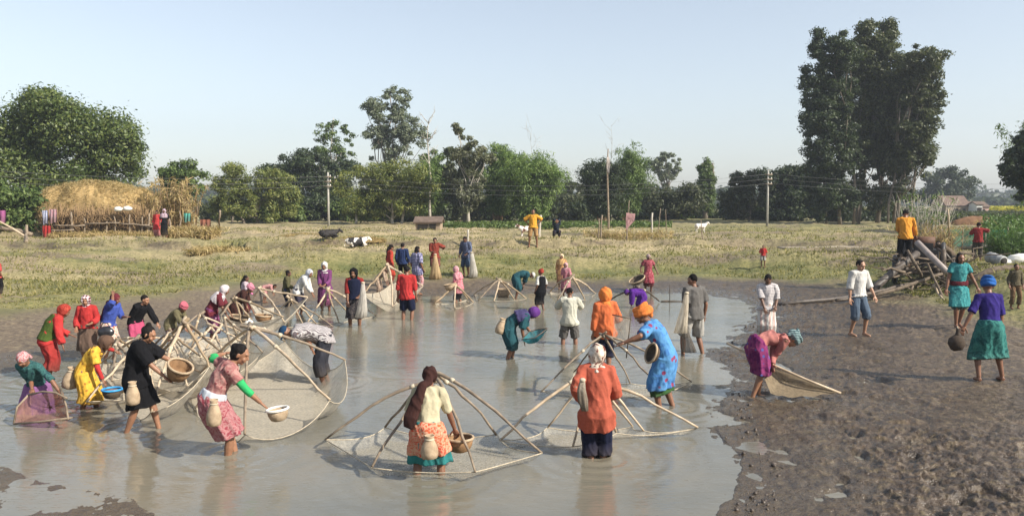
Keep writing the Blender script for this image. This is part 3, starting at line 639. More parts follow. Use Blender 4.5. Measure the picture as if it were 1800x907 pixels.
def person(label, px, py, hy, face, top=None, bottom=None, head=('hair', 'short'), skin='b', ground_z=None, sink=.2, depth=None, hip=(0, 0, 0), lean=0, curve=0, side=0,
           hp=None, hyaw=0, lh=None, rh=None, lf=None, rf=None, le=None, re=None, under=None, sash=None, vest=None, shawl=None, group=None, scale=None, vox=.013, curl=.5, cat=None, male=False, belly=0, seed=None):
    """px,py: photo pixel where the legs meet ground or water; hy: pixel row of the head top; face: heading clockwise from away-from-camera"""
    rs = random.Random(len(pend) * 7 + 1 if seed is None else seed); nprs = np.random.RandomState(len(pend) + 5)
    # ---- skeleton (metres, canonical body 1.62)
    hipc = np.array([hip[0], hip[1], .86 + hip[2]]); ln = R(lean); sd_ = R(side)
    up1 = nrm([math.sin(sd_), math.sin(ln * .8), math.cos(ln * .8) * math.cos(sd_)])
    ln2 = R(lean + curve); up2 = nrm([math.sin(sd_), math.sin(ln2), math.cos(ln2) * math.cos(sd_)])
    waist = hipc + up1 * .15; chest = waist + nrm(up1 + up2) * .18; shc = chest + up2 * .15; neck = shc + up2 * .05
    fwd2 = nrm(np.array([0, 1, 0]) - up2 * up2[1]); rt = nrm(np.cross(fwd2, up2)); fwd2 = np.cross(up2, rt)
    hpitch = R(hp if hp is not None else min(lean + curve, 90) * .8 + 8)
    hf = np.array([math.sin(R(hyaw)) * math.cos(hpitch), math.cos(R(hyaw)) * math.cos(hpitch), -math.sin(hpitch)])
    hu = nrm(np.array([0, 0, 1.]) - hf * hf[2]) if abs(hf[2]) < .97 else nrm(np.array([0, 1, .3]) - hf * (np.array([0, 1, .3]) @ hf)); hr = np.cross(hf, hu)
    hc = neck + nrm(up2 * .9 + hu * .6) * .085 + hf * .02 + hu * .02
    topz = max(hc[2] + .115, shc[2] + .07)
    # ---- placement and scale
    fz = None
    if depth is not None:
        base = W(px, py, depth); fz = (ground_z if ground_z is not None else -sink); base[2] = fz
    elif ground_z is not None: base = G(px, py, ground_z); fz = ground_z
    elif sink > 0: base = G(px, py, 0.0); fz = -sink; base[2] = fz
    else: base = ground(px, py); fz = base[2]
    fa = R(face); fw = np.array([math.sin(fa), math.cos(fa), 0]); rtw = np.array([math.cos(fa), -math.sin(fa), 0])
    s = 1.0
    if scale: s = scale
    else:
        for _ in range(4):
            hw = base + (rtw * hc[0] + fw * hc[1]) * s; tz = W(px, hy, hw[1])[2]; s = (tz - fz) / topz
    print('person %-60s s=%.2f d=%.1f' % (label[:60], s, base[1]))
    root = empty('person', base, -fa, label, cat or 'person', group); root.scale = (s, s, s)
    def loc(v):
        if v is None: return None
        if len(v) == 4:                       # ('px', x, y, depth offset)
            q = W(v[1], v[2], base[1] + v[3]) - base; return np.array([q @ rtw, q @ fw, q[2]]) / s
        return np.asarray(v, float)
    bz = -0.0
    sw = .15 if not male else .175
    LS = shc + rt * -sw - up2 * .04; RS = shc + rt * sw - up2 * .04
    if lh is None: lh = (-.23, hipc[1] + .06 + shc[1] * .5, shc[2] - .50)
    if rh is None: rh = (.23, hipc[1] + .06 + shc[1] * .5, shc[2] - .50)
    lh = loc(lh); rh = loc(rh)
    pe = -fwd2 * 1.0 - up2 * .35
    LA = ik(LS, lh, .265, .235, (pe + rt * -.5) if le is None else np.array(le)); RA = ik(RS, rh, .265, .235, (pe + rt * .5) if re is None else np.array(re))
    LH = hipc + np.array([-.085, 0, 0]); RH = hipc + np.array([.085, 0, 0])
    lf = np.array(lf if lf is not None else (-.11, .02, .07), float); rf = np.array(rf if rf is not None else (.11, -.03, .07), float)
    LL = ik(LH, lf, .42, .40, (-.15, 1, .1)); RL = ik(RH, rf, .42, .40, (.15, 1, .1))
    # ---- body
    b = MB()
    sp_c = [hipc - up1 * .07, hipc, waist, chest, shc, shc + up2 * .035]; ups = [up1, up1, up1, nrm(up1 + up2), up2, up2]
    U = []; Vv = []
    for u_ in ups:
        r_ = nrm(np.cross(nrm(np.array([0, 1, 0]) - u_ * u_[1] if abs(u_[1]) < .98 else np.array([0, 0, -1.])), u_)); U.append(r_); Vv.append(np.cross(u_, r_))
    TX = [.13, .148, .115, .134, .120 if not male else .142, .060]; TY = [.09, .105 + belly, .088 + belly, .100, .080, .053]
    b.loft(sp_c, U, Vv, TX, TY, 14)
    b.tube([shc - up2 * .02, neck, hc - hu * .06], [.062, .05, .05], 8)
    for A in (LA, RA):
        sh, el, wr = A
        b.tube([shc + (sh - shc) * .55, sh, samp(A, .5), el, samp(A, 1.4), wr], [.055, .054, .045, .037, .036, .024], 8)
    for Lg in (LL, RL):
        hp_, kn, an = Lg
        b.tube([hp_ + np.array([0, 0, .04]), samp(Lg, .3), samp(Lg, .7), kn, samp(Lg, 1.3), samp(Lg, 1.7), an], [.085, .084, .066, .051, .053, .038, .033], 9)
        b.tube([an + np.array([0, -.045, -.035]), an + np.array([0, .03, -.03]), an + np.array([0, .10, -.045]), an + np.array([0, .165, -.055])], [.03, .036, .034, .022], 7)
    ax = [hr, hf, hu]
    b.ell(hc + hu * .018 - hf * .006, ax, (.073, .092, .088)); b.ell(hc - hu * .045 + hf * .022, ax, (.054, .062, .062)); b.ell(hc - hu * .088 + hf * .062, ax, (.022, .02, .018), 8, 6)
    b.tube([hc + hf * .082 + hu * .018, hc + hf * .100 - hu * .012, hc + hf * .106 - hu * .026], [.011, .014, .017], 6); b.ell(hc + hf * .083 - hu * .055, ax, (.026, .012, .013), 8, 6)
    for q in (-1, 1): b.ell(hc + hr * .076 * q - hf * .008 - hu * .008, ax, (.010, .019, .032), 8, 6); b.ell(hc + hr * .036 * q + hf * .068 - hu * .03, ax, (.024, .02, .024), 8, 6)
    b.ell(hc + hf * .078 + hu * .036, ax, (.052, .014, .012), 8, 6)
    # hands kept aside: fingers join the same mesh after the union
    hm = MB()
    for sgn, A, tgt in ((-1, LA, lh), (1, RA, rh)):
        sh, el, wr = A; d = nrm(wr - el); pn = nrm(np.cross(d, rt * sgn) + .001) if abs(d @ rt) < .9 else -up2   # palm normal
        sdv = nrm(np.cross(pn, d)); pn = np.cross(d, sdv)
        if (sdv @ fwd2) * 1 < 0: sdv = -sdv
        ks = [wr - d * .015, wr + d * .02, wr + d * .055, wr + d * .082]; hm.loft(ks, [sdv] * 4, [pn] * 4, [.022, .032, .039, .036], [.018, .015, .014, .011], 8)
        pin = nrm(-rt * sgn) ; pin = nrm(pin - d * (pin @ d)); bend = nrm(pin * .7 - pn * 0)
        for k, (off, ln_) in enumerate(((.030, .068), (.010, .078), (-.010, .072), (-.029, .056))):
            b0 = wr + d * .075 + sdv * off; P = [b0]; dd = d.copy()
            for j, fr in enumerate((.42, .33, .25)):
                dd = nrm(dd + bend * (curl * (.35 + .30 * j) + .04 * k)); P.append(P[-1] + dd * ln_ * fr)
            hm.tube(P, [.0095, .0088, .0078, .0055], 5)
        P = [wr + d * .022 + sdv * .026, wr + d * .045 + sdv * .048 + bend * .012, wr + d * .068 + sdv * .054 + bend * .026, wr + d * .085 + sdv * .050 + bend * .036]
        hm.tube(P, [.0125, .011, .0095, .007], 5)
    piece(root, 'body', b, [SKIN[skin], m_eye, m_lip, m_hair], vox * .8, dict(hc=hc, hr=hr, hf=hf, hu=hu, hands=hm), 0)
    # ---- clothes
    def torso_garment(mb, e, hem, flare, t0=0):
        """torso rings, then leg rings down to hem (0 = hip, 1 = knee, 2 = ankle)"""
        C = list(sp_c[::-1]); Ur = list(U[::-1]); Vr = list(Vv[::-1]); X = [q + e for q in TX[::-1]]; Y = [q + e for q in TY[::-1]]
        X[0] = .078; Y[0] = .066; X[1] += .004
        if hem < 0:                           # ends above the hip
            C = C[:-2] + [waist * (-hem) + hipc * (1 + hem) - up1 * .03]; Ur = Ur[:len(C)]; Vr = Vr[:len(C)]; X = X[:-2] + [.16 + e]; Y = Y[:-2] + [.115 + e + belly]
            mb.loft(C, Ur, Vr, X, Y, 18); return
        C = C[:-1]; Ur = Ur[:-1]; Vr = Vr[:-1]; X = X[:-1]; Y = Y[:-1]
        a, bq, c_, d_, e_ = leg_rings(e, hem, flare, .05)
        fo = lambda t, an: 1.0
        mb.loft(C + a, Ur + bq, Vr + c_, X + d_, Y + e_, 20, lambda t, an: 1 + (.035 + flare * .12) * max(0, t - .35) * math.sin(an * 6 + rs_ph) + .02 * math.sin(an * 3 + t * 9))
    rs_ph = rs.uniform(0, 6)
    def leg_rings(e, hem, flare, t0=0.0):
        n = max(3, int(hem * 4) + 2); a = []; bq = []; c_ = []; d_ = []; e_ = []
        for i in range(n):
            t = t0 + (hem - t0) * i / (n - 1); pl = samp(LL, t); pr = samp(RL, t); mid = (pl + pr) / 2
            dirn = nrm(samp(LL, min(t + .3, 2)) - samp(LL, max(t - .3, 0)) + samp(RL, min(t + .3, 2)) - samp(RL, max(t - .3, 0)))
            df = pr - pl; df[2] *= .3; x = df - dirn * (df @ dirn); L = np.linalg.norm(x)
            xr = np.array([1., 0, 0]); xr = nrm(xr - dirn * (xr @ dirn)); x = nrm(x + xr * .12); y = np.cross(x, dirn)
            rad = .088 - .03 * min(t, 1) + e
            a.append(mid); bq.append(x); c_.append(y); d_.append(max(L / 2 + rad + flare * .05 * t, .12)); e_.append(max(rad + .012, .122 - .05 * t + e) + flare * .055 * t)
        return a, bq, c_, d_, e_
    def sleeves(mb, e, ln_):
        for A in (LA, RA):
            sh, el, wr = A; P = [shc + (sh - shc) * .35 - up2 * .005, sh + up2 * .004]; rr = [.06 + e, .058 + e]
            n = 5
            for i in range(1, n + 1):
                t = ln_ * 2 * .97 * i / n; P.append(samp(A, min(t, 1.94))); rr.append((.050 - .010 * min(t, 2)) + e + (.01 if ln_ < .6 else 0) * i / n)
            mb.tube(P, rr, 9)
    if under: m_ = MB(); torso_garment(m_, .004, -.2, 0); sleeves(m_, .006, under[1]); piece(root, 'undershirt', m_, under[0], vox, None, .003)
    if top:
        mt, sl_, hem = top[:3]; e = (top[3] if len(top) > 3 else .016) * .72; fl = top[4] if len(top) > 4 else 0; nm = top[5] if len(top) > 5 else ('dress' if hem > .9 else 'shirt')
        if hem > 0 and bottom: e = max(e, max((q[3] if len(q) > 3 else .018) for q in (bottom if isinstance(bottom, list) else [bottom])) * .75 + .018)
        m_ = MB(); torso_garment(m_, e, hem, fl)
        if sl_ > 0: sleeves(m_, e * .75, sl_)
        piece(root, nm, m_, mt, vox, None, .010)
    if vest: m_ = MB(); torso_garment(m_, .058, vest[1], 0); piece(root, 'vest', m_, vest[0], vox, None, .004)
    for bot in ([] if not bottom else bottom if isinstance(bottom, list) else [bottom]):
        kind, mt, hem = bot[:3]; e = (bot[3] if len(bot) > 3 else .018) * .75; fl = bot[4] if len(bot) > 4 else .4
        m_ = MB(); wr_c = [hipc + up1 * .10, hipc + up1 * .04]; wu = [U[1]] * 2; wv_ = [Vv[1]] * 2
        if kind == 'skirt':
            lowst = bool(top) and top[2] > .3; a, bq, c_, d_, e_ = leg_rings(e, hem, fl, min(.35, hem - .3) if lowst else .05)
            q_ = 0 if lowst else 2; m_.loft(wr_c[:q_] + a, wu[:q_] + bq, wv_[:q_] + c_, [.150 + e * .6, .162 + e][:q_] + d_, [.114 + e * .6 + belly, .122 + e + belly][:q_] + e_, 26, lambda t, an: 1 + .11 * t * math.sin(an * 7 + rs_ph) + .03 * t * math.sin(an * 13))
        else:
            m_.loft([hipc + up1 * .11, hipc + up1 * .03, hipc - up1 * .07], [U[1]] * 3, [Vv[1]] * 3, [.138 + e * .6, .158 + e * .8, .14], [.104 + e * .6 + belly, .115 + e * .8 + belly, .11], 16)
            for Lg in (LL, RL):
                n = 7; P = [samp(Lg, .0 + hem * i / n) for i in range(n + 1)]; m_.tube(P, [(.088 - .028 * min(hem * i / n, 1.1)) + e + fl * .018 * i / n for i in range(n + 1)], 11)
        piece(root, {'skirt': 'skirt', 'shorts': 'shorts', 'pants': 'trousers'}[kind], m_, mt, vox, None, .010)
    if sash:
        m_ = MB(); m_.loft([waist - up1 * .10, waist - up1 * .05, waist - up1 * 0], [U[1]] * 3, [Vv[1]] * 3, [.190, .192, .178], [.148 + belly, .146 + belly, .135 + belly], 16)
        piece(root, 'sash', m_, sash, vox, None, .008)
    if shawl:
        m_ = MB(); C = [shc + up2 * .05, shc + up2 * .01, shc - up2 * .09, shc - up2 * .22]; m_.loft(C, [U[4]] * 4, [Vv[4]] * 4, [.10, .205, .225, .215], [.09, .125, .15, .155], 18, lambda t, an: 1 + .05 * t * math.sin(an * 6))
        piece(root, 'shawl', m_, shawl, vox, None, .012)
    # ---- head wear and hair
    hk = head[0]; hv = vox
    if hk == 'hair' or (len(head) > 2 and head[2]):
        st = head[1] if hk == 'hair' else head[2]; m_ = MB()
        m_.ell(hc + hu * .034 - hf * .024, ax, (.079, .091, .086), 14, 10)
        if st in ('bun', 'long', 'pony', 'bob'): m_.ell(hc - hf * .030 - hu * .012, ax, (.080, .076, .085), 12, 8)
        if st == 'bun': m_.ell(hc - hf * .095 + hu * .055, ax, (.040, .036, .038), 10, 8)
        if st == 'knot': m_.ell(hc - hf * .02 - hu * .01, ax, (.08, .08, .08)); m_.ell(hc - hf * .055 + hu * .125, ax, (.036, .036, .032), 10, 8)
        if st in ('long', 'pony'):
            bk = shc - fwd2 * .115
            m_.tube([hc - hf * .06, hc - hf * .085 - hu * .08, bk, bk - up2 * .16, bk - up2 * .27], [.06, .065, .06 if st == 'long' else .035, .05 if st == 'long' else .03, .02], 9)
        if st == 'bob':
            for q in (-1, 1): m_.ell(hc + hr * .062 * q - hf * .015 - hu * .05, ax, (.03, .05, .065), 10, 8)
        piece(root, 'hair', m_, m_hair, hv * .9, None, .010)
    if hk in ('scarf', 'hood'):               # wraps head, neck and shoulders round an open face
        m_ = MB()
        def opening(d):
            k = d[1] * .97 - d[2] * .22; sdx = abs(d[0]); f = sm(.62, .80, k) * (1 - sm(.50, .62, sdx)); return 1 - .45 * f
        big = head[3] if len(head) > 3 else 1.0
        m_.ell(hc + hu * .012 - hf * .014, ax, (.097 * big, .116 * big, .116 * big), 28, 20, lambda d: float(opening(d)) + .03 * math.sin(d[0] * 9 + d[2] * 7 + rs_ph))
        m_.tube([hc - hu * .06 - hf * .02, neck + hf * .01, shc + up2 * .015, shc - up2 * .05], [.085, .088, .125, .16], 16, ref=tuple(rt), flat=.8)
        piece(root, 'headscarf', m_, head[1], hv * .9, None, .009)
    if hk == 'tailscarf':                     # cloth over the head gathered down the back
        m_ = MB(); m_.ell(hc + hu * .022 - hf * .020, ax, (.092, .105, .102), 20, 14, lambda d: 1 + .035 * math.sin(d[0] * 10 + d[2] * 6))
        bk = shc - fwd2 * .13; sx = head[3] if len(head) > 3 else 0
        m_.tube([hc - hf * .07, hc - hf * .10 - hu * .09, bk + rt * sx * .3 + up2 * .03, bk + rt * sx * .7 - up2 * .16, bk + rt * sx - up2 * .34, bk + rt * sx * 1.2 - up2 * .46 + fwd2 * .03], [.08, .062, .06, .075, .085, .06], 12, ref=tuple(rt), flat=.55)
        piece(root, 'headscarf', m_, head[1], hv * .9, None, .010)
    if hk == 'turban':
        m_ = MB(); big = head[3] if len(head) > 3 else 1.0; cc = hc + hu * .048 - hf * .02
        m_.ell(cc, ax, (.098 * big, .113 * big, .085 * big), 18, 12)
        for k, (ta, rr, off) in enumerate(((.25, .028, .0), (-.22, .026, .028), (.5, .024, .05), (-.05, .028, -.03))):
            ua = nrm(hu + hf * ta + hr * ta * .6); x_ = nrm(hr - ua * (hr @ ua)); y_ = np.cross(ua, x_); rad = .088 * big * math.sqrt(max(.1, 1 - (off / .1) ** 2))
            P = [cc + hu * off + x_ * math.cos(a) * rad * .95 + y_ * math.sin(a) * rad * 1.12 for a in np.linspace(0, 2 * math.pi, 17)]; m_.tube(P, rr * big, 7)
        if big > 1.02:
            m_.ell(cc - hf * .10 - hu * .01, ax, (.055, .05, .06), 10, 8); m_.ell(cc - hf * .09 - hu * .075 + hr * .02, ax, (.04, .032, .05), 10, 8)
        piece(root, 'headcloth', m_, head[1], hv * .85, None, .006)
    if hk == 'cloth':                         # cloth tied round the head, ends behind
        m_ = MB(); m_.ell(hc + hu * .03 - hf * .018, ax, (.090, .104, .095), 16, 12); m_.tube([hc - hf * .08 - hu * .01, hc - hf * .125 - hu * .05, hc - hf * .14 - hu * .13], [.045, .036, .03], 8)
        piece(root, 'headcloth', m_, head[1], hv * .9, None, .008)
    if hk == 'cap':
        m_ = MB(); m_.ell(hc + hu * .04 - hf * .01, ax, (.086, .100, .075), 16, 10); m_.loft([hc + hu * .045 + hf * .07, hc + hu * .035 + hf * .14], [hr] * 2, [hu] * 2, [.07, .05], [.012, .008], 10)
        piece(root, 'cap', m_, head[1], hv * .9, None, .002)
    root['_s'] = s
    if sink > 0 and depth is None: w0 = base + (rtw * (lf[0] + rf[0]) / 2 + fw * (lf[1] + rf[1]) / 2) * s; LEGS.append((w0[0], w0[1], s))
    info = dict(root=root, base=base, s=s, fw=fw, rt=rtw)
    def tow(p): return base + (rtw * p[0] + fw * p[1] + np.array([0, 0, 1.]) * p[2]) * s
    info['lh'] = tow(LA[2] + nrm(LA[2] - LA[1]) * .07); info['rh'] = tow(RA[2] + nrm(RA[2] - RA[1]) * .07); info['hip'] = tow(hipc); info['waist'] = tow(waist); info['tow'] = tow
    info['back'] = lambda x, y, z: tow(hipc + np.array([x, y, z]))
    del root['_s']
    return info
def piece(root, name, mb, mat, vox, facei, wr):
    o = mb.build(name, mat, root)
    m = o.modifiers.new('r', 'REMESH'); m.mode = 'VOXEL'; m.voxel_size = vox; m.use_smooth_shade = True
    m2 = o.modifiers.new('s', 'SMOOTH'); m2.factor = .5; m2.iterations = 2 if facei is None else 1
    pend.append((o, facei, wr))
def flush_people():
    dg = bpy.context.evaluated_depsgraph_get(); dg.update()
    for n, (o, fi, wr) in enumerate(pend):
        me = bpy.data.meshes.new_from_object(o.evaluated_get(dg), depsgraph=dg); o.modifiers.clear(); old = o.data; mats = list(old.materials)
        nv = len(me.vertices); V = np.empty(nv * 3, np.float32); me.vertices.foreach_get('co', V); V = V.reshape(-1, 3).astype(float)
        if wr:
            N = np.empty(nv * 3, np.float32); me.vertices.foreach_get('normal', N); N = N.reshape(-1, 3)
            w_ = fb3(V * np.array([13, 13, 5.0]) + n, 3, 3) - .5; f_ = np.abs(np.sin(V[:, 2] * 7 + V[:, 0] * 24 + V[:, 1] * 15 + 9 * (fb3(V * 4 + n, 2, 8)))) ** 4 - .25
            V = V + N * ((w_ * 2.8 + f_ * .8) * wr)[:, None]; me.vertices.foreach_set('co', V.astype(np.float32).ravel())
        if fi:
            q = V - fi['hc']; u = q @ fi['hu']; f = q @ fi['hf']; r_ = q @ fi['hr']
            sock = np.exp(-(((np.abs(r_) - .030) / .016) ** 2 + ((u - .016) / .012) ** 2)) * (f > .03)
            V = V - fi['hf'] * (sock * .008)[:, None]; me.vertices.foreach_set('co', V.astype(np.float32).ravel())
            nf = len(me.polygons); cen = np.empty(nf * 3, np.float32); me.polygons.foreach_get('center', cen); q = cen.reshape(-1, 3) - fi['hc']; u = q @ fi['hu']; f = q @ fi['hf']; r_ = q @ fi['hr']
            mi = np.zeros(nf, np.int32); fr = f > .045
            mi[fr & (((np.abs(r_) - .030) / .013) ** 2 + ((u - .015) / .007) ** 2 < 1)] = 1
            mi[(f > .06) & (np.abs(r_) < .025) & (np.abs(u + .055) < .0085)] = 2
            me.polygons.foreach_set('material_index', mi)
            hm = fi['hands']; h = py_mesh('h', hm.V, hm.F); bm = __import__('bmesh').new(); bm.from_mesh(me); bm.from_mesh(h); bm.to_mesh(me); bm.free(); bpy.data.meshes.remove(h)
        me.name = o.name; me.materials.clear()
        for m_ in mats: me.materials.append(m_)
        if fi: pass
        me.polygons.foreach_set('use_smooth', np.ones(len(me.polygons), bool)); o.data = me; bpy.data.meshes.remove(old)
    me = None

# ================================================================== the people
K = dict(white=(.72, .70, .66), cream=(.62, .55, .36), red=(.52, .02, .018), dred=(.30, .018, .015), orange=(.85, .22, .02), yellow=(.78, .40, .015), coral=(.60, .12, .06), navy=(.012, .016, .045),
         black=(.010, .010, .012), grey=(.16, .15, .14), lgrey=(.42, .40, .36), teal=(.03, .24, .24), dteal=(.02, .09, .11), blue=(.04, .16, .45), green=(.03, .13, .03), bgreen=(.02, .42, .12),
         pink=(.50, .14, .16), hot=(.62, .08, .22), purple=(.10, .02, .20), maroon=(.14, .02, .03), brown=(.055, .022, .018), olive=(.12, .11, .05), tan=(.40, .27, .14), indigo=(.022, .012, .16), lav=(.42, .24, .50), denim=(.06, .10, .17))
def pl(n): return cloth('plain', K[n])
PX_ = 'px'
# ---- foreground and middle of the pond
P_center = person('woman in a cream blouse and orange apron with long brown scarf inside the nearest net', 752, 838, 645, 4, (pl('cream'), .48, -.1, .024), [('skirt', pl('teal'), 1.02, .03, 1.0), ('skirt', cloth('batik', (.62, .10, .02), (.72, .40, .25), (.70, .06, .015), 1.2), .66, .055, .9)],
    ('tailscarf', pl('brown'), None, -.17), 'b', sink=.30, lean=12, curve=8, hp=25, lh=(-.20, .32, .92), rh=('px', 806, 772, .22), lf=(-.15, 0, .07), rf=(.16, .02, .07), vox=.011)
P_coral = person('woman in a coral knitted top and navy trousers with brown and white headscarf', 1048, 806, 608, 6, (cloth('knit', K['coral']), .97, .55, .020, .6), ('pants', pl('navy'), 1.42, .030, 1.2),
    ('scarf', cloth('batik', (.72, .66, .58), (.60, .50, .40), (.16, .05, .04), .55), None, 1.12), 'b', sink=.30, lean=8, curve=6, hp=20, lh=('px', 1020, 702, .05), rh=(.18, .30, .95), lf=(-.05, 0, .07), rf=(.07, .05, .07), vox=.011)
P_blue = person('woman in a long blue spotted dress and big orange turban reaching out to the left', 1171, 714, 539, 292, (cloth('floral', (.05, .20, .50), (.09, .30, .60), (.30, .05, .12), .6), .45, 1.12, .03, 1.1), ('skirt', pl('green'), 1.32, .02, .6),
    ('turban', pl('orange'), None, 1.10), 'b', sink=.18, lean=26, curve=14, hp=20, hyaw=-8, lh=('px', 1096, 603, -.25), rh=('px', 1102, 600, .1), lf=(-.08, .06, .07), rf=(.09, -.1, .07), vox=.011)
P_grey = person('man in a grey T-shirt and pale shorts standing with his back turned, net in hand', 1219, 622, 482, 335, (pl('grey'), .42, .12, .02), ('shorts', pl('lgrey'), .98, .03, 1.2), ('hair', 'short'), 'b', sink=.16, lean=2, hp=14, hyaw=-18,
    lh=('px', 1203, 572, -.05), rh=(.25, .02, .82), lf=(-.20, .05, .07), rf=(.19, -.05, .07), male=True)
P_wtee = person('man in a white T-shirt and grey shorts seen from behind, both elbows raised', 1001, 606, 505, 2, (cloth('plain', (.66, .64, .52)), .45, .22, .024), ('shorts', pl('grey'), .98, .03, 1.0), ('hair', 'short'), 'b', sink=.30, lean=2, hp=10,
    lh=(-.10, .26, 1.20), rh=(.10, .26, 1.20), le=(-1.2, -.1, -.9), re=(1.2, -.1, -.9), lf=(-.16, 0, .07), rf=(.15, 0, .07), male=True)
P_orange = person('person in an orange sweater with a tall orange head wrap, seen from behind', 1064, 640, 508, 350, (cloth('plain', (.72, .15, .03)), .9, .25, .024), ('pants', pl('navy'), 1.25, .03, .6), ('scarf', pl('orange'), None, 1.22), 'b', sink=.28, lean=2, hp=8,
    lh=('px', 1041, 600, 0), rh=(.20, .22, 1.0), lf=(-.07, 0, .07), rf=(.07, 0, .07))
P_purple = person('woman with a purple headscarf bending right over a teal scoop net in mid pond', 892, 629, 541, 84, (pl('dteal'), .5, .9, .034, .5), ('skirt', pl('dteal'), 1.15, .03, .4), ('scarf', cloth('plain', (.12, .03, .22)), None, 1.1), 'b', sink=.22, lean=52, curve=22, hp=60,
    lh=('px', 936, 588, .15), rh=('px', 921, 597, -.12), lf=(-.10, .08, .07), rf=(.10, -.06, .07), shawl=cloth('plain', (.07, .06, .16)))
P_redman = person('man in a bright red shirt and navy shorts, back turned, in the pond', 715, 563, 468, 8, (pl('red'), .62, .18, .022), ('shorts', pl('navy'), .92, .03, .8), ('hair', 'short'), 'b', sink=.24, lean=4, hp=30,
    lh=('px', 698, 532, 0), rh=(.24, .06, .78), lf=(-.10, 0, .07), rf=(.11, 0, .07), male=True)
P_darkw = person('woman in a black headscarf and dark vest over red sleeves holding a hanging pale net', 624, 571, 472, 172, (pl('dred'), .62, .1, .018), ('skirt', cloth('batik', (.02, .02, .025), (.05, .045, .05), (.12, .10, .09)), 1.15, .02, .4), ('scarf', pl('black'), None, 1.05), 'b', sink=.24, lean=6, hp=12, hyaw=14,
    lh=('px', 632, 520, -.2), rh=('px', 611, 530, -.2), vest=(pl('navy'), -.2))
P_purp2 = person('woman in a purple dress and white headscarf facing the camera behind a pole frame', 573, 546, 461, 182, (cloth('plain', (.20, .05, .17)), .95, .8, .02, .5), ('skirt', cloth('batik', (.10, .02, .08), (.28, .08, .16), (.05, .01, .04)), 1.3, .02, .5), ('scarf', pl('white'), None, 1.05), 'b', sink=.15, lean=8, hp=20,
    lh=(-.06, .30, .95), rh=(.08, .30, .95))
P_whites = person('woman in a white blouse and white headscarf leaning right over the poles', 524, 552, 474, 98, (pl('white'), .95, .3, .03), ('skirt', cloth('plain', (.05, .045, .07)), 1.3, .02, .3), ('scarf', cloth('batik', (.7, .7, .7), (.5, .52, .6), (.3, .33, .4)), None, 1.05), 'b', sink=.15, lean=32, curve=12, hp=25, hyaw=25,
    lh=('px', 555, 532, .2), rh=('px', 560, 535, -.2))
P_olive = person('woman in an olive green jacket and dark skirt facing right at the shore', 503, 549, 475, 78, (pl('olive'), .9, .25, .03), ('skirt', pl('navy'), 1.5, .02, .3), ('hair', 'bun'), 'c', sink=.06, lean=8, hp=10, lh=(-.10, .28, .98), rh=(.12, .30, .95))
P_pinkf = person('woman in pale pink bending double far behind the pole frames', 464, 532, 500, 88, (cloth('batik', (.55, .22, .22), (.62, .35, .32), (.4, .12, .14)), .5, .8, .03, .5), ('skirt', cloth('batik', (.50, .16, .18), (.6, .4, .36), (.36, .1, .12)), 1.2, .02, .3), ('hair', 'bun'), 'b', sink=0, lean=88, curve=6, hp=60, lh=(-.1, .62, .35), rh=(.12, .58, .3))
P_girl = person('girl with long dark hair in a white and pink top behind the pole frames', 431, 562, 484, 76, (cloth('plain', (.62, .50, .55)), .5, .3, .02), ('skirt', pl('maroon'), 1.3, .02, .3), ('hair', 'long'), 'c', sink=.0, lean=4, hp=8, under=(cloth('plain', (.66, .20, .40)), 1), lh=(-.1, .25, .95), rh=(.12, .3, .92))
P_pscarf = person('woman with a pink headcloth crouching in dark clothes beside a pole frame', 414, 592, 501, 84, (pl('brown'), .5, .9, .03, .4), ('skirt', pl('maroon'), 1.4, .03, .4), ('turban', cloth('plain', (.55, .20, .27)), None, 1.0), 'b', sink=0, lean=34, curve=16, hp=40, lh=('px', 450, 560, .2), rh=('px', 446, 575, -.2))
P_shawl = person('woman wrapped in a white shawl with a purple patterned skirt leaning to the right', 372, 606, 502, 82, (pl('maroon'), .5, .3, .022), ('skirt', cloth('floral', (.12, .02, .09), (.22, .05, .13), (.5, .3, .42), .8), 1.35, .035, .5), ('scarf', cloth('batik', (.66, .60, .60), (.58, .50, .52), (.70, .66, .66)), None, 1.1), 'b', sink=0, lean=30, curve=10, hp=20,
    lh=('px', 411, 562, .2), rh=('px', 404, 566, -.2), shawl=cloth('batik', (.66, .60, .60), (.58, .50, .52), (.70, .66, .66)))
P_pturb = person('woman in an olive blouse with a pink head wrap bending over the poles', 300, 622, 534, 100, (cloth('plain', (.16, .14, .075)), .95, .4, .03), ('skirt', pl('maroon'), 1.2, .03, .4), ('turban', cloth('plain', (.50, .11, .15)), None, 1.06), 'b', sink=0, lean=40, curve=12, hp=30, hyaw=10, lh=('px', 340, 585, .2), rh=('px', 333, 590, -.2))
P_bswt = person('person in a black sweater and pink skirt leaning on the poles at the left', 240, 628, 519, 112, (pl('black'), .98, .05, .022), ('skirt', cloth('plain', (.55, .07, .17)), 1.1, .04, .7), ('hair', 'short'), 'a', sink=0, lean=28, curve=8, hp=16, hyaw=-14, lh=('px', 290, 590, .1), rh=('px', 221, 588, -.1))
P_arm = person('person in blue top and orange flowered skirt with one arm raised over the head', 192, 640, 516, 100, (cloth('plain', (.04, .08, .38)), .6, .1, .026), ('skirt', cloth('batik', (.62, .50, .42), (.70, .60, .5), (.62, .10, .04), 1.2), 1.2, .03, .4), ('tailscarf', pl('maroon'), None, 0), 'b', sink=0, lean=16, curve=6, hp=10,
    rh=(.10, .22, 1.56), re=(.8, .8, -.2), lh=(-.1, .40, 1.05))
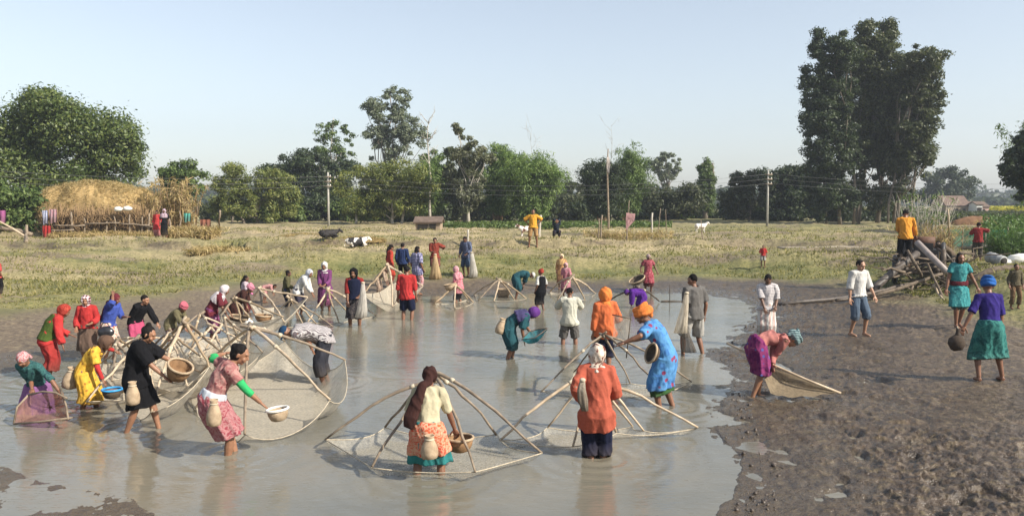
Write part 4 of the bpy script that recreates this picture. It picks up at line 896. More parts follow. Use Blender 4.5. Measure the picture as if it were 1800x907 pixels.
P_red = person('woman in a red sweater with a black and white checked headscarf, facing front', 157, 640, 520, 168, (pl('red'), .98, .1, .024), ('skirt', cloth('plain', (.17, .11, .08)), 1.3, .03, .4), ('scarf', cloth('checks', (.65, .6, .6), (.30, .06, .08), (.02, .02, .025), .9), None, 1.08), 'a', sink=0, lean=6, hp=14, lh=(-.16, .28, 1.0), rh=(.2, .16, .88))
P_rscarf = person('woman in a red headscarf and green vest over red sleeves, seen from behind', 84, 668, 537, 58, (pl('red'), .98, .2, .02), ('skirt', cloth('plain', (.38, .025, .02)), 1.5, .04, .5), ('scarf', cloth('batik', (.42, .03, .015), (.28, .02, .01), (.5, .06, .03)), None, 1.15), 'b', sink=.05, lean=22, curve=16, hp=30, hyaw=20,
    lh=(-.16, .42, .90), rh=('px', 113, 622, -.1), vest=(cloth('plain', (.07, .11, .02)), -.1))
P_yellow = person('woman in a yellow dress with red sleeves and a brown headscarf bending right', 150, 716, 592, 86, (cloth('floral', (.72, .38, .012), (.78, .46, .03), (.45, .2, .02), .8), .4, 1.35, .032, .8), ('skirt', cloth('plain', (.68, .34, .012)), 1.42, .02, .2), ('scarf', cloth('plain', (.13, .075, .05)), None, 1.16), 'b', sink=.20, lean=30, curve=16, hp=35, under=(pl('red'), 1),
    lh=('px', 201, 616, .5), rh=('px', 188, 690, -.15), lf=(-.1, .12, .07), rf=(.1, -.06, .07))
P_squat = person('woman in a teal blouse and lilac skirt with red and white headcloth, far left', 68, 722, 619, 182, (cloth('batik', (.03, .10, .10), (.05, .16, .15), (.02, .06, .075)), .6, .0, .028), ('skirt', cloth('plain', (.30, .13, .32)), 1.2, .06, .8), ('cloth', cloth('batik', (.45, .05, .06), (.62, .5, .5), (.60, .1, .1), 1.3)), 'b', sink=.48, lean=26, curve=10, hp=40,
    lh=('px', 106, 690, -.25), rh=('px', 56, 684, -.3), lf=(-.2, 0, .07), rf=(.2, 0, .07), shawl=None)
P_black = person('young person in black clothes with a hair knot, holding out a round basket', 242, 757, 573, 84, (pl('black'), .5, .35, .030), ('skirt', pl('black'), .98, .055, .6), ('hair', 'knot'), 'a', sink=.12, lean=9, curve=10, hp=28, hyaw=4,
    rh=('px', 292, 665, -.12), lh=('px', 310, 638, .35), lf=(-.10, .26, .07), rf=(.08, -.14, .07), vox=.011)
P_pink = person('woman in pink blouse and skirt with bright green sleeves reaching out a white rimmed basket', 396, 797, 605, 66, (cloth('floral', (.38, .15, .14), (.46, .24, .21), (.27, .06, .07), 1.4), .30, -.1, .030), ('skirt', cloth('batik', (.30, .05, .07), (.45, .22, .22), (.36, .10, .11), 1.0), .98, .06, .9), ('hair', 'bun'), 'a', sink=.28, lean=26, curve=10, hp=28, hyaw=20, under=(pl('bgreen'), .74),
    rh=('px', 472, 722, .0), lh=('px', 392, 622, .55), hip=(0, -.14, -.02), lf=(-.06, .15, .07), rf=(.06, .0, .07), sash=cloth('plain', (.62, .66, .72)), vox=.011)
P_stripe = person('man in a striped shirt stooping behind the lifted net with his head down', 574, 672, 572, 262, (cloth('stripes', (.60, .57, .56), (.16, .13, .14), None, 2.4), .1, .1, .028), ('pants', cloth('plain', (.04, .042, .055)), 1.5, .04, .6), ('cap', cloth('plain', (.01, .05, .12))), 'b', sink=.15, lean=80, curve=12, hp=75, under=(cloth('plain', (.03, .03, .04)), .55),
    lh=('px', 549, 614, -.25), rh=('px', 560, 606, .2), le=(-.4, -1, .2), re=(.6, -1, .3), male=True)
# ---- far side of the pond and the bank
person('woman in a long red dress with a ponytail standing on the far bank', 685, 505, 430, 62, (cloth('plain', (.50, .045, .02)), .95, 1.0, .02, .4), ('skirt', cloth('plain', (.30, .03, .02)), 1.6, .01, .1), ('hair', 'pony'), 'b', sink=0, lean=4, hp=25)
person('man in a navy jacket standing with his back turned on the far bank', 708, 500, 427, 8, (cloth('plain', (.02, .04, .12)), .97, .12, .034), ('pants', pl('black'), 1.7, .02, .2), ('hair', 'short'), 'b', sink=0, hp=14, male=True)
person('person in a lilac checked shirt and pink trousers beside the navy jacket', 733, 518, 433, 36, (cloth('checks', (.10, .10, .22), (.34, .33, .48), (.5, .48, .6)), .5, .45, .03, .5), ('pants', cloth('batik', (.55, .25, .27), (.6, .4, .4), (.45, .08, .1)), 1.6, .025, .4), ('hair', 'bob'), 'b', sink=0, hp=24)
P_rust = person('man in a rust red T-shirt holding up a bunched casting net on the far shore', 765, 489, 418, 176, (cloth('plain', (.28, .045, .025)), .5, .2, .026), ('shorts', cloth('plain', (.20, .07, .06)), .95, .03, .4), ('hair', 'short'), 'b', sink=0, hp=30, rh=(.05, .25, 1.05), lh=(-.38, .10, 1.22), male=True)
P_plaid = person('man in a dark blue striped shirt looking down on the far shore', 820, 486, 416, 205, (cloth('stripes', (.02, .03, .09), (.16, .19, .28), None, 1.5), .95, .35, .026), ('pants', pl('denim'), 1.15, .03, .4), ('hair', 'short'), 'c', sink=0, lean=6, hp=45, lh=(-.14, .22, .92), rh=(.25, .1, .86), male=True)
person('man in a bright yellow T-shirt, hands on hips, on top of the far bank', 937, 429, 368, 180, (cloth('plain', (.80, .38, .01)), .48, .18, .028), ('shorts', cloth('plain', (.42, .24, .09)), 1.0, .028, .5), ('hair', 'short'), 'b', sink=0, hp=4, lh=(-.22, -.05, 1.0), rh=(.22, -.05, 1.0), le=(-1.3, -.2, 0), re=(1.3, -.2, 0), lf=(-.17, 0, .07), rf=(.17, 0, .07), male=True)
person('man in dark clothes squatting on the far bank with his hands at his face', 978, 434, 398, 178, (cloth('plain', (.03, .04, .06)), .97, .0, .03), ('pants', pl('navy'), 1.7, .03, .2), ('hair', 'short'), 'b', sink=0, hip=(0, -.12, -.52), lean=22, hp=2, lh=(-.07, .22, .93), rh=(.07, .22, .93), lf=(-.14, .04, .07), rf=(.14, .04, .07), scale=.95, male=True)
person('woman in a pink and white headscarf and shawl at a small far pole frame', 808, 531, 469, 300, (cloth('batik', (.50, .06, .10), (.60, .3, .32), (.52, .09, .14)), .9, .55, .03, .4), ('skirt', pl('black'), 1.2, .02, .3), ('scarf', cloth('batik', (.60, .18, .22), (.65, .45, .45), (.5, .08, .12)), None, 1.12), 'b', sink=.25, lean=10, curve=6, hp=24, lh=(-.1, .3, .95), rh=(.1, .3, .95),
       shawl=cloth('batik', (.60, .10, .15), (.65, .4, .42), (.5, .06, .1)))
person('woman in a teal dress and white cap bending double at the far shore', 906, 524, 478, 82, (pl('dteal'), .6, 1.05, .04, .6), ('skirt', pl('dteal'), 1.2, .03, .3), ('cap', pl('white')), 'c', sink=.12, lean=70, curve=28, hp=80, lh=(-.12, .25, .38), rh=(.12, .22, .36))
person('child in a red knitted hat and black waistcoat over a white shirt', 951, 545, 474, 320, (pl('white'), .5, .0, .022), ('skirt', pl('black'), 1.35, .03, .1), ('turban', cloth('plain', (.34, .04, .02)), None, .98), 'c', sink=.10, hp=6, vest=(pl('black'), .45))
person('woman in a yellow orange shawl standing on the far shore behind a pink dress', 987, 508, 447, 190, (cloth('plain', (.60, .30, .12)), .9, .6, .03, .3), ('skirt', cloth('plain', (.5, .25, .12)), 1.4, .03, .3), ('scarf', cloth('batik', (.70, .45, .15), (.72, .6, .45), (.7, .35, .1)), None, 1.15), 'b', sink=0, hp=10, shawl=cloth('plain', (.70, .42, .16)))
person('woman in a pink flowered dress standing in front of the orange shawl', 995, 522, 462, 202, (cloth('floral', (.42, .12, .16), (.5, .2, .24), (.62, .45, .45)), .5, 1.0, .026, .5), ('skirt', cloth('plain', (.36, .12, .14)), 1.35, .02, .2), ('scarf', cloth('batik', (.5, .14, .2), (.6, .3, .32), (.6, .5, .5)), None, 1.05), 'b', sink=.05, hp=14, lean=4, lh=(-.2, .25, .9), rh=(.1, .28, .95))
P_maroon = person('woman in a maroon patterned dress holding a round basket on the far right shore', 1139, 514, 447, 176, (cloth('floral', (.27, .03, .05), (.36, .07, .09), (.50, .22, .22)), .3, 1.02, .036, .6), ('skirt', cloth('plain', (.14, .02, .03)), 1.3, .02, .2), ('cloth', cloth('plain', (.50, .36, .34))), 'c', sink=.05, hp=8, rh=(.33, .12, .95), lh=(-.36, .02, .9))
person('woman in a bright purple dress bent double with both arms in the water', 1130, 541, 509, 268, (cloth('plain', (.10, .015, .26)), .9, .9, .09, 1.2), ('skirt', cloth('plain', (.10, .015, .26)), 1.3, .06, .8), ('tailscarf', cloth('plain', (.09, .015, .22)), None, 0), 'c', sink=.30, lean=84, curve=6, hp=60, lh=(-.15, .50, .2), rh=(.15, .42, .2), shawl=cloth('plain', (.10, .015, .26)))
person('child in a red shirt and grey shorts standing on the right hand grassy bank', 1341, 473, 431, 196, (pl('red'), .5, .1, .024), ('shorts', pl('lgrey'), .9, .03, .5), ('hair', 'short'), 'b', sink=0, hp=4, rh=(.2, .25, 1.0))
person('person in pale brown stooping under the raised pole frame at the far shore', 664, 522, 472, 100, (cloth('batik', (.34, .22, .14), (.50, .40, .30), (.22, .12, .08)), .8, .7, .03, .3), ('skirt', cloth('batik', (.30, .18, .12), (.45, .34, .25), (.2, .1, .07)), 1.4, .02, .3), ('cloth', cloth('plain', (.34, .2, .14))), 'b', sink=0, lean=48, curve=14, hp=40, lh=(-.1, .5, .6), rh=(.1, .5, .6))
# ---- right hand mud flat
P_scoop = person('woman in salmon blouse and purple flowered skirt bent over a net at the mud edge', 1326, 697, 584, 82, (cloth('plain', (.55, .20, .17)), .97, .0, .026), ('skirt', cloth('floral', (.14, .012, .10), (.24, .03, .13), (.10, .10, .34), .7), 1.12, .05, .6), ('turban', cloth('hstripes', (.03, .09, .10), (.30, .40, .40), None, 1.8), None, 1.05), 'a', sink=.06, lean=72, curve=30, hp=62,
    lh=('px', 1347, 646, .2), rh=('px', 1357, 655, -.15), lf=(-.08, .1, .07), rf=(.1, -.08, .07), vox=.011)
P_polo = person('man in a white striped polo shirt and white wrap looking down at his hands', 1346, 606, 483, 188, (cloth('hstripes', (.70, .68, .66), (.48, .42, .44), None, 1.3), .5, .22, .030), ('skirt', cloth('stripes', (.72, .69, .64), (.66, .48, .42), None, .5), 1.45, .02, .2), ('hair', 'short'), 'c', sink=.0, lean=6, hp=42, lh=('px', 1363, 540, -.2), rh=('px', 1345, 546, -.25), male=True)
P_wshirt = person('young man in a white shirt and rolled blue jeans walking barefoot on the mud', 1505, 590, 457, 158, (pl('white'), .62, .12, .026), ('pants', cloth('plain', (.11, .155, .22)), 1.22, .03, .5), ('hair', 'short'), 'd', sink=0, lean=3, hp=22, lh=(-.30, .18, .82), rh=(.26, .06, .80), lf=(-.16, .06, .07), rf=(.10, -.06, .07), male=True)
P_teal = person('woman in a turquoise dress with a dark red belt walking forward on the mud', 1682, 573, 445, 186, (cloth('floral', (.03, .22, .24), (.05, .30, .31), (.12, .42, .40), 1.2), .25, 1.0, .036, .7), ('skirt', cloth('plain', (.07, .11, .10)), 1.1, .02, .2), ('hair', 'bob'), 'b', sink=0, lean=2, hp=12, lh=(-.38, .05, .84), rh=(.28, .08, .80), lf=(-.08, -.1, .07), rf=(.08, .14, .07), sash=pl('maroon'))
P_indigo = person('woman in indigo blouse and teal skirt with blue turban, seen from behind on the mud', 1736, 670, 490, 6, (cloth('plain', (.035, .02, .20)), .5, -.05, .026), ('skirt', cloth('batik', (.03, .17, .16), (.05, .24, .21), (.02, .12, .12), .6), 1.30, .04, .8), ('turban', cloth('plain', (.015, .14, .50)), None, 1.0), 'b', sink=0, lean=8, curve=4, hp=20, hyaw=14,
    lh=('px', 1684, 596, 0), rh=('px', 1760, 606, 0), lf=(-.14, -.02, .07), rf=(.24, .06, .07), vox=.011)
person('small boy in a camouflage shirt and tan trousers at the right edge', 1783, 543, 464, 186, (cloth('batik', (.05, .045, .03), (.16, .13, .08), (.10, .085, .05), 1.2), .9, .1, .03), ('pants', cloth('plain', (.22, .13, .07)), 1.7, .02, .3), ('hair', 'short'), 'b', sink=0, hp=6)
person('boy in a red shirt and grey trousers near the hose on the right bank', 1718, 458, 391, 18, (cloth('plain', (.30, .025, .025)), .45, .12, .028), ('pants', cloth('plain', (.07, .065, .055)), 1.7, .03, .3), ('hair', 'short'), 'c', sink=0, hp=10, lh=(-.14, .2, 1.25), rh=(.30, .16, 1.22), re=(1.2, -.2, -.3))
P_pumpman = person('man in an orange shirt and black trousers working on top of the pump engine', 1590, 466, 369, 18, (cloth('plain', (.82, .33, .01)), .95, .15, .03), ('pants', pl('black'), 1.7, .02, .2), ('hair', 'short'), 'b', depth=27.2, ground_z=1.05, lean=10, hp=28, lh=(-.1, .34, .95), rh=(.30, .26, .84), male=True)
person('man in a brown jacket crouching over the far side of the pump engine', 1670, 470, 404, 290, (cloth('plain', (.15, .11, .075)), .97, .0, .045), ('pants', pl('black'), 1.6, .03, .2), ('hair', 'short'), 'c', depth=28.6, ground_z=.75, hip=(0, -.1, -.42), lean=42, curve=12, hp=40, lh=(-.1, .48, .75), rh=(.1, .46, .72), lf=(-.14, .06, .07), rf=(.14, -.02, .07), male=True, scale=1.1)
person('person in a red top and dark trousers cut off by the left edge', -4, 524, 452, 20, (cloth('plain', (.5, .06, .05)), .5, .15, .026), ('pants', pl('black'), 1.7, .03, .3), ('hair', 'bun'), 'b', sink=0)
person('woman in a long red dress standing at the right end of the haystack fence', 277, 420, 370, 186, (cloth('plain', (.55, .035, .035)), .9, .9, .03, .4), ('skirt', cloth('batik', (.55, .08, .10), (.6, .3, .3), (.5, .05, .05)), 1.75, .02, .3), ('hair', 'bun'), 'c', sink=0)
person('woman in lilac and white shawl and black skirt near the haystack fence', 290, 421, 368, 170, (pl('black'), .5, .4, .02), ('skirt', pl('black'), 1.75, .02, .1), ('scarf', cloth('batik', (.35, .12, .25), (.6, .55, .58), (.2, .08, .14)), None, 1.1), 'c', sink=0, shawl=cloth('hstripes', (.30, .11, .22), (.6, .55, .55), None, 1.6))

# ================================================================== nets, baskets and the other things
m_net = netting('pale_netting', (.74, .66, .52), .64)
m_netthin = netting('thin_netting', (.72, .64, .51), .54)
m_netdark = netting('dark_netting', (.16, .14, .12), .62)
m_netpink = netting('reddish_netting', (.36, .20, .15), .66)
m_netteal = netting('teal_netting', (.05, .24, .28), .85)
m_netstraw = netting('straw_netting', (.62, .46, .26), .85)
m_netwhite = netting('white_netting', (.66, .62, .55), .80)
m_rope = mat_noise('rope', (.30, .25, .18), (.55, .48, .36), 30)
def weave(name, c1, c2, sc_=1.0):
    m, t = new_mat(name); v = coords(t); a = nd(t, 'ShaderNodeTexWave', bands_direction='Z'); a.inputs['Scale'].default_value = 30 * sc_; a.inputs['Distortion'].default_value = 1.2; a.inputs['Detail'].default_value = 3
    t.links.new(v, a.inputs['Vector']); n = noise_tex(t, 12, 4, v); f = math_n(t, 'ADD', math_n(t, 'MULTIPLY', a.outputs[1], .30), math_n(t, 'MULTIPLY', n.outputs[0], .75))
    finish(t, ramp(t, [(.3, c1), (.75, c2)], f).outputs[0], .75, .25, f, .7, .01); return m
m_wick = weave('pale_wicker', (.20, .14, .085), (.52, .40, .27)); m_wickb = weave('brown_wicker', (.11, .06, .03), (.34, .20, .10))
m_wickd = weave('dark_wicker', (.03, .022, .016), (.12, .09, .06))
m_plw = mat_noise('white_plastic', (.68, .66, .60), (.78, .76, .70), 10, .4); m_plb = mat_noise('blue_plastic', (.03, .22, .50), (.05, .32, .65), 10, .35)
def unit_to(v):                           # axes with z along v
    z = nrm(v); x = nrm(np.cross((0, 1, .02), z)); return [x, np.cross(z, x), z]
def lathe(mb, c, ax, prof, n=18):
    C = [np.asarray(c) + ax[2] * z for r, z in prof]; mb.loft(C, [ax[0]] * len(C), [ax[1]] * len(C), [r for r, z in prof], [r for r, z in prof], n); return mb
def creel(label, p, h, mat=None, tilt=(0, 0, 1), wide=1.0):
    """narrow necked fish creel hanging at the waist"""
    ax = unit_to(tilt); r = h * .30 * wide; m = MB(); base = np.asarray(p, float) - ax[2] * h * .5
    root = empty('creel', base, 0, label, 'creel', 'woven fish creels'); o = np.zeros(3)
    prof = [(r * .55, 0), (r * .9, h * .06), (r * 1.0, h * .25), (r * .92, h * .48), (r * .68, h * .70), (r * .48, h * .82), (r * .46, h * .90), (r * .60, h), (r * .52, h), (r * .40, h * .90), (r * .42, h * .82)]
    lathe(m, o, ax, prof, 20); bb = m.build('basket_body', mat or m_wick, root)
    k = MB(); lathe(k, o + ax[2] * h * .83, ax, [(r * .50, -.008), (r * .57, -.004), (r * .57, .006), (r * .50, .010)], 16); k.build('neck_band', m_rope, bb)
    return root
def basket(label, p, r, h, mat=None, tilt=(0, 0, 1), rim=None, fill=None, group='round woven baskets', name='basket'):
    ax = unit_to(tilt); m = MB(); o = np.zeros(3); root = empty(name, np.asarray(p, float) - ax[2] * h * .5, 0, label, name, group)
    prof = [(r * .45, 0), (r * .72, h * .12), (r * .92, h * .5), (r * 1.0, h), (r * .95, h), (r * .86, h * .5), (r * .66, h * .2), (r * .05, h * .14)]
    lathe(m, o, ax, prof, 22); bb = m.build('bowl_body' if name == 'bowl' else 'basket_body', mat or m_wickb, root)
    k = MB(); P = [o + ax[2] * h + ax[0] * r * math.cos(a) + ax[1] * r * math.sin(a) for a in np.linspace(0, 2 * math.pi, 21)]; k.tube(P, .012 + r * .035, 6); k.build('rim', rim or m_wick, bb)
    if fill:
        f = MB(); f.ell(o + ax[2] * h * .75, ax, (r * .8, r * .8, h * .3), 12, 8, lambda d: 1 + .12 * math.sin(d[0] * 9) * math.cos(d[1] * 8)); f.build('contents', fill, root)
    return root
def off(P, x, y, z): return P['tow'](np.array([x, y, z]))
# creels and baskets in the hands and at the waists
creel('pale ribbed creel at the back of the woman in the cream blouse', W(755, 785, P_center['base'][1] - .22 * 1.0), .27, m_wick, (0, 0, 1), 1.25)
creel('tall pale creel hanging at the waist of the young person in black', W(233, 691, 10.72), .32, m_wick)
creel('long pale creel at the hip of the woman with green sleeves', W(376, 725, 9.62), .33, m_wick, (.02, 0, 1), .92)
creel('round shouldered creel on the hip of the woman in yellow', W(124, 664, 12.35), .34, m_wick, (.2, 0, 1), 1.15)
creel('round creel slung on the back of the woman with the purple headscarf', W(881, 573, 16.3), .33, m_wick, (.25, 0, 1), 1.1)
basket('brown basket gripped by the woman in the cream blouse inside the nearest net', W(808, 781, P_center['base'][1] + .30), .165, .17, m_wickb)
basket('round brown basket held out tilted by the young person in black', W(313, 654, 11.0), .17, .22, m_wickb, (.45, -.25, .85))
basket('woven basket with a white rim held by the woman with green sleeves', W(489, 729, 10.0), .135, .15, m_wick, (-.12, 0, 1), m_plw)
basket('blue bowl with small catch held by the woman in yellow', W(197, 692, 12.2), .145, .14, m_wickd, (0, 0, 1), m_plb, cloth('batik', (.10, .35, .60), (.5, .2, .12), (.6, .55, .5), 3), None, 'bowl')
basket('dark flat basket under the arm of the woman in the blue spotted dress', W(1149, 622, 12.1), .155, .10, m_wickd, (-.9, -.3, .35))
basket('round pale basket floating beside the pole frame on the far side', G(885, 521, 0) + (0, 0, .1), .25, .28, m_wick)
basket('shallow basket held at the side of the woman in the maroon dress', W(1121, 494, 28.3), .30, .16, m_wickd, (-.4, -.2, .8))
basket('small tan basket beside the woman in the pink and white headscarf', W(792, 505, 25.5), .20, .2, m_wick, (-.2, 0, 1))
basket('dark basket in front of the woman with the pink headcloth', W(421, 566, 19.4), .26, .25, m_wickd, (.2, 0, 1))
basket('brown basket at the knee of the woman in the white shawl', W(463, 560, 18.6), .2, .16, m_wickb, (.1, 0, 1))
b_ = MB(); b_.ell((0, 0, .13), X3, (.14, .13, .14), 12, 9, lambda d: 1 + .06 * math.sin(d[2] * 9 + d[0] * 5)); b_.tube([(0, 0, .22), (.01, 0, .30), (.03, 0, .38)], [.05, .03, .04], 8)
o = empty('cloth_bundle', W(1681, 616, 13.55), 0, 'dark cloth bundle hanging from the hand of the woman with the blue turban', 'bundle'); b_.build('sack', cloth('plain', (.07, .05, .045)), o)
h_ = MB(); h_.tube([(0, 0, .3), (.02, 0, .36), (.0, 0, .42)], .012, 6); h_.build('knot', m_rope, o)
b_ = MB(); b_.ell((0, 0, .12), X3, (.17, .09, .12), 12, 9, lambda d: 1 + .05 * math.sin(d[0] * 8)); o = empty('handbag', W(186, 594, 15.8), 0, 'shiny black bag held by the woman in the red sweater', 'bag'); m_bag = mat_noise('black_vinyl', (.006, .006, .008), (.03, .03, .035), 14, .28, .6, .5); b_.build('bag_body', m_bag, o)
h_ = MB(); h_.tube([(-.1, 0, .2), (-.05, 0, .30), (.04, 0, .30), (.1, 0, .2)], .01, 6); h_.build('strap', m_bag, o)
b_ = MB(); b_.ell((0, 0, .1), X3, (.12, .11, .12), 10, 8, lambda d: 1 + .08 * math.sin(d[2] * 7 + d[0] * 6)); o = empty('white_bag', W(438, 578, 19.0), 0, 'small white bag beside the woman with the pink headcloth', 'bag'); b_.build('sack', m_plw, o)
h_ = MB(); h_.tube([(0, 0, .18), (.01, 0, .26)], [.03, .02], 6); h_.build('knot', m_plw, o)

# ---- lift nets: bent poles lashed at the top with a net bag below
m_netwater = netting('fine_wet_netting', (.72, .66, .54), .36)
def lift_net(label, apex, feet, depth=.35, mat=None, zf=.12, r=.027, bow=.07, seed=0, pole=None, floor=-.06, net=True, rsag=.05, pinch=.10, over=.12, flat_in=3.0):
    rs = np.random.RandomState(seed + 500); A = W(*apex); Fp = []
    for f in feet: Fp.append(W(*f) if len(f) == 3 else G(f[0], f[1], zf))
    cen = np.mean(Fp, 0); g0 = np.array([A[0], A[1], min(0.0, 0)])
    root = empty('lift_net', g0, 0, label, 'fishing net', 'lift nets on bamboo poles'); A = A - g0; Fp = [f - g0 for f in Fp]; cen = cen - g0
    for f in Fp:
        m = MB(); d = f - A; L = np.linalg.norm(d); st = A - d / L * over * rs.uniform(.3, 1.3) + rs.normal(size=3) * .018; side = rs.normal(size=3) * .012 * L; P = []
        kn = rs.uniform(.3, .5)
        for i in range(9):
            q = i / 8.0; P.append(st + (f - st) * q + np.array([0, 0, 1]) * bow * L * math.sin(math.pi * min(1, q * .5 / kn if q < kn else .5 + (q - kn) * .5 / (1 - kn))) + side * math.sin(q * 3.14) + rs.normal(size=3) * .008)
        m.tube(P, [r * (1.05 - .45 * i / 8) * rs.uniform(.9, 1.12) for i in range(9)], 7); pl_ = m.build('pole', pole or (m_bamboo, m_bamboo, m_bambootan, m_polegrey)[rs.randint(4)], root)
        if L > 1.0 and rs.rand() < .75:
            s_ = MB(); k = 2 + rs.randint(2); t = nrm(P[k + 1] - P[k - 1]); s_.tube([P[k] - t * .03, P[k], P[k] + t * .03], [r * 1.2, r * 1.35, r * 1.2], 7); s_.build('lashing', m_rope, pl_)
    s_ = MB(); s_.ell(A, X3, (r * 1.7, r * 1.7, r * 1.8), 10, 7, lambda d: 1 + .15 * math.sin(d[0] * 8 + d[2] * 9)); s_.build('lashing', m_rope, root)
    if net:
        ang = [math.atan2(f[1] - cen[1], f[0] - cen[0]) for f in Fp]; o_ = [Fp[i] for i in np.argsort(ang)]; n = len(o_); rim = []; M = 10
        for i in range(n):
            a, b = o_[i], o_[(i + 1) % n]
            for k in range(M):
                q = k / M; p = a + (b - a) * q; s4 = 4 * q * (1 - q); p = p + (cen - p) * pinch * s4; p[2] -= rsag * s4 * np.linalg.norm(b - a); rim.append(p)
        rim = np.array(rim); K_ = 16; V = []; nR = len(rim); wr = rs.rand(3) * 6
        for j in range(K_ + 1):
            q = 1 - j / K_
            for k in range(nR):
                p = cen + (rim[k] - cen) * q; zr = rim[k][2] * q ** .6 + cen[2] * (1 - q ** .6) - depth * (1 - q ** flat_in) + .018 * math.sin(k * .9 + wr[0] + 6 * q) * (1 - q) ** .5 * 1.2
                p[2] = max(zr, floor) if floor is not None else zr; V.append(p)
        F = [(j * nR + k, j * nR + (k + 1) % nR, (j + 1) * nR + (k + 1) % nR, (j + 1) * nR + k) for j in range(K_) for k in range(nR)]
        link('net', py_mesh('net', V, F), mat or m_net, root)
        e = MB(); e.tube(list(rim) + [rim[0]], .007 + .0005 * A[1] * 0, 5); e.build('rim_rope', m_rope, root)
    return root
lift_net('nearest lift net standing in the water around the woman in the cream blouse', (766, 668, 10.35), [(571, 772), (654, 822), (677, 751), (836, 829), (874, 763), (953, 796)], .45, m_netwater, .14, .024, .085, 1, m_polegrey, .014)
lift_net('lift net with pale bent poles in front of the woman in coral', (1040, 664, 11.0), [(878, 774), (962, 751), (1005, 785), (1084, 761), (1112, 750), (1133, 757), (1224, 753)], .4, m_netwater, .09, .024, .06, 2, None, .014)
lift_net('dark poled lift net that the woman in the blue spotted dress is holding', (1058, 590, 13.9), [(1164, 693), (1109, 674), (1217, 671), (952, 688), (1010, 655)], .35, m_netwater, .08, .021, .05, 3, m_polegrey, .014)
lift_net('largest lift net, raised with its wide pale bag in front of the stooping man', (441, 577, 12.6), [(431, 764, 10.45), (579, 704, 11.3), (606, 632, 13.2), (500, 600, 15.6), (352, 655, 14.0), (345, 715, 12.0)], .5, m_net, .13, .028, .03, 4, None, .012, rsag=.14, flat_in=4.5, pinch=-.10)
lift_net('raised lift net between the young person in black and the pink blouse', (324, 567, 12.6), [(266, 724, 11.1), (368, 644, 12.2), (402, 628, 14.6), (262, 640, 14.6), (215, 690, 13.0)], .42, m_net, .13, .027, .02, 5, None, .012, rsag=.10, pinch=-.05)
lift_net('lift net behind the young person in black with one long pole reaching left', (252, 596, 13.6), [(152, 706, 11.9), (272, 696, 12.8), (360, 659, 14.2), (300, 620, 16.0), (175, 640, 15.5)], .30, m_netthin, .1, .025, .02, 6, None, .012)
lift_net('lift net at the muddy edge in front of the dark crouching woman', (413, 526, 18.3), [(388, 556, 17.9), (424, 568, 17.6), (497, 557, 17.6), (446, 568, 19.6), (380, 560, 20)], .3, m_netthin, .1, .027, .03, 7)
lift_net('lift net with its bag pulled up to the right below the white blouse', (456, 507, 19.6), [(438, 534, 19.6), (465, 568, 18.6), (482, 540, 20.6), (541, 523, 19.4), (500, 566, 18.0)], .35, m_net, .1, .027, .02, 8, None, .012)
lift_net('low lift net in the shallow water left of the purple dress', (509, 527, 20.0), [(556, 569), (585, 574), (486, 549), (534, 574), (505, 575)], .3, m_netthin, .06, .026, .03, 9)
lift_net('crossed pole lift net in front of the woman in the purple dress', (576, 508, 22.5), [(541, 566), (564, 553), (595, 567), (662, 555), (620, 560)], .3, m_netthin, .06, .030, .03, 10)
lift_net('tipped lift net beside the man in the bright red shirt', (681, 467, 24.5), [(639, 516, 23.5), (687, 499, 25.6), (709, 488, 26), (744, 503, 23.6), (690, 538, 22.4)], .5, m_net, .1, .034, .02, 11, None, .012)
lift_net('small lift net at the woman in the pink and white headscarf', (801, 502, 25.6), [(764, 533), (799, 541), (832, 532), (822, 526)], .3, m_netthin, .06, .034, .03, 12, None)
lift_net('wide low lift net beside the teal dressed woman bending double', (877, 493, 26.6), [(833, 517), (841, 527), (868, 529), (905, 528), (926, 525)], .3, m_netthin, .06, .034, .05, 13)
lift_net('lift net under the hands of the woman in the pink flowered dress', (1006, 489, 26.4), [(1047, 516), (1028, 527), (980, 530), (966, 513)], .3, m_netthin, .06, .034, .06, 14)
lift_net('lift net over the woman bent double in bright purple', (1118, 506, 24.6), [(1074, 526), (1159, 529), (1128, 521)], .3, m_netthin, .06, .036, .04, 15, m_poledark, net=False)
# frames leaning together at the muddy edge behind the left group
lift_net('lift net crowded between the pink head wrap and the white shawl', (371, 574, 15.8), [(330, 622, 14.6), (400, 640, 14.4), (438, 610, 15.6), (352, 600, 17)], .3, m_netthin, .1, .026, .03, 21)
lift_net('lift net with splayed poles behind the green sleeved woman', (396, 560, 15.0), [(352, 628, 13.6), (420, 655, 13.2), (462, 620, 14.4), (418, 590, 16.4)], .35, m_net, .1, .025, .03, 22, None, .012)
lift_net('lift net standing left of the young person in black', (205, 600, 14.2), [(168, 640, 13.8), (196, 668, 12.9), (246, 660, 13.2), (240, 620, 15.2)], .3, m_netthin, .08, .024, .03, 23)
lift_net('lift net with a low crossed top behind the pale raised net', (300, 584, 14.6), [(262, 668, 13.0), (330, 678, 12.6), (372, 640, 13.8), (318, 610, 15.8), (250, 625, 15.0)], .32, m_net, .1, .024, .03, 24, None, .012)
lift_net('lift net hidden deepest in the left crowd near the olive blouse', (345, 590, 17.2), [(318, 618, 16.4), (372, 622, 16.2), (392, 604, 17.6), (340, 600, 18.6)], .3, m_net, .1, .026, .03, 25)
lift_net('half sunk lift net at the mud edge behind the black sweater', (352, 556, 16.6), [(300, 592, 16), (385, 600, 15.6), (430, 588, 16.8), (330, 640, 14.9)], .3, m_netthin, .1, .024, .03, 16)
lift_net('folded lift net lying at the feet of the red sweater', (246, 592, 15.6), [(205, 612, 14.8), (215, 640, 14.0), (290, 622, 14.6), (330, 600, 16.4), (190, 600, 16.2)], .2, m_netthin, .1, .024, .03, 17)

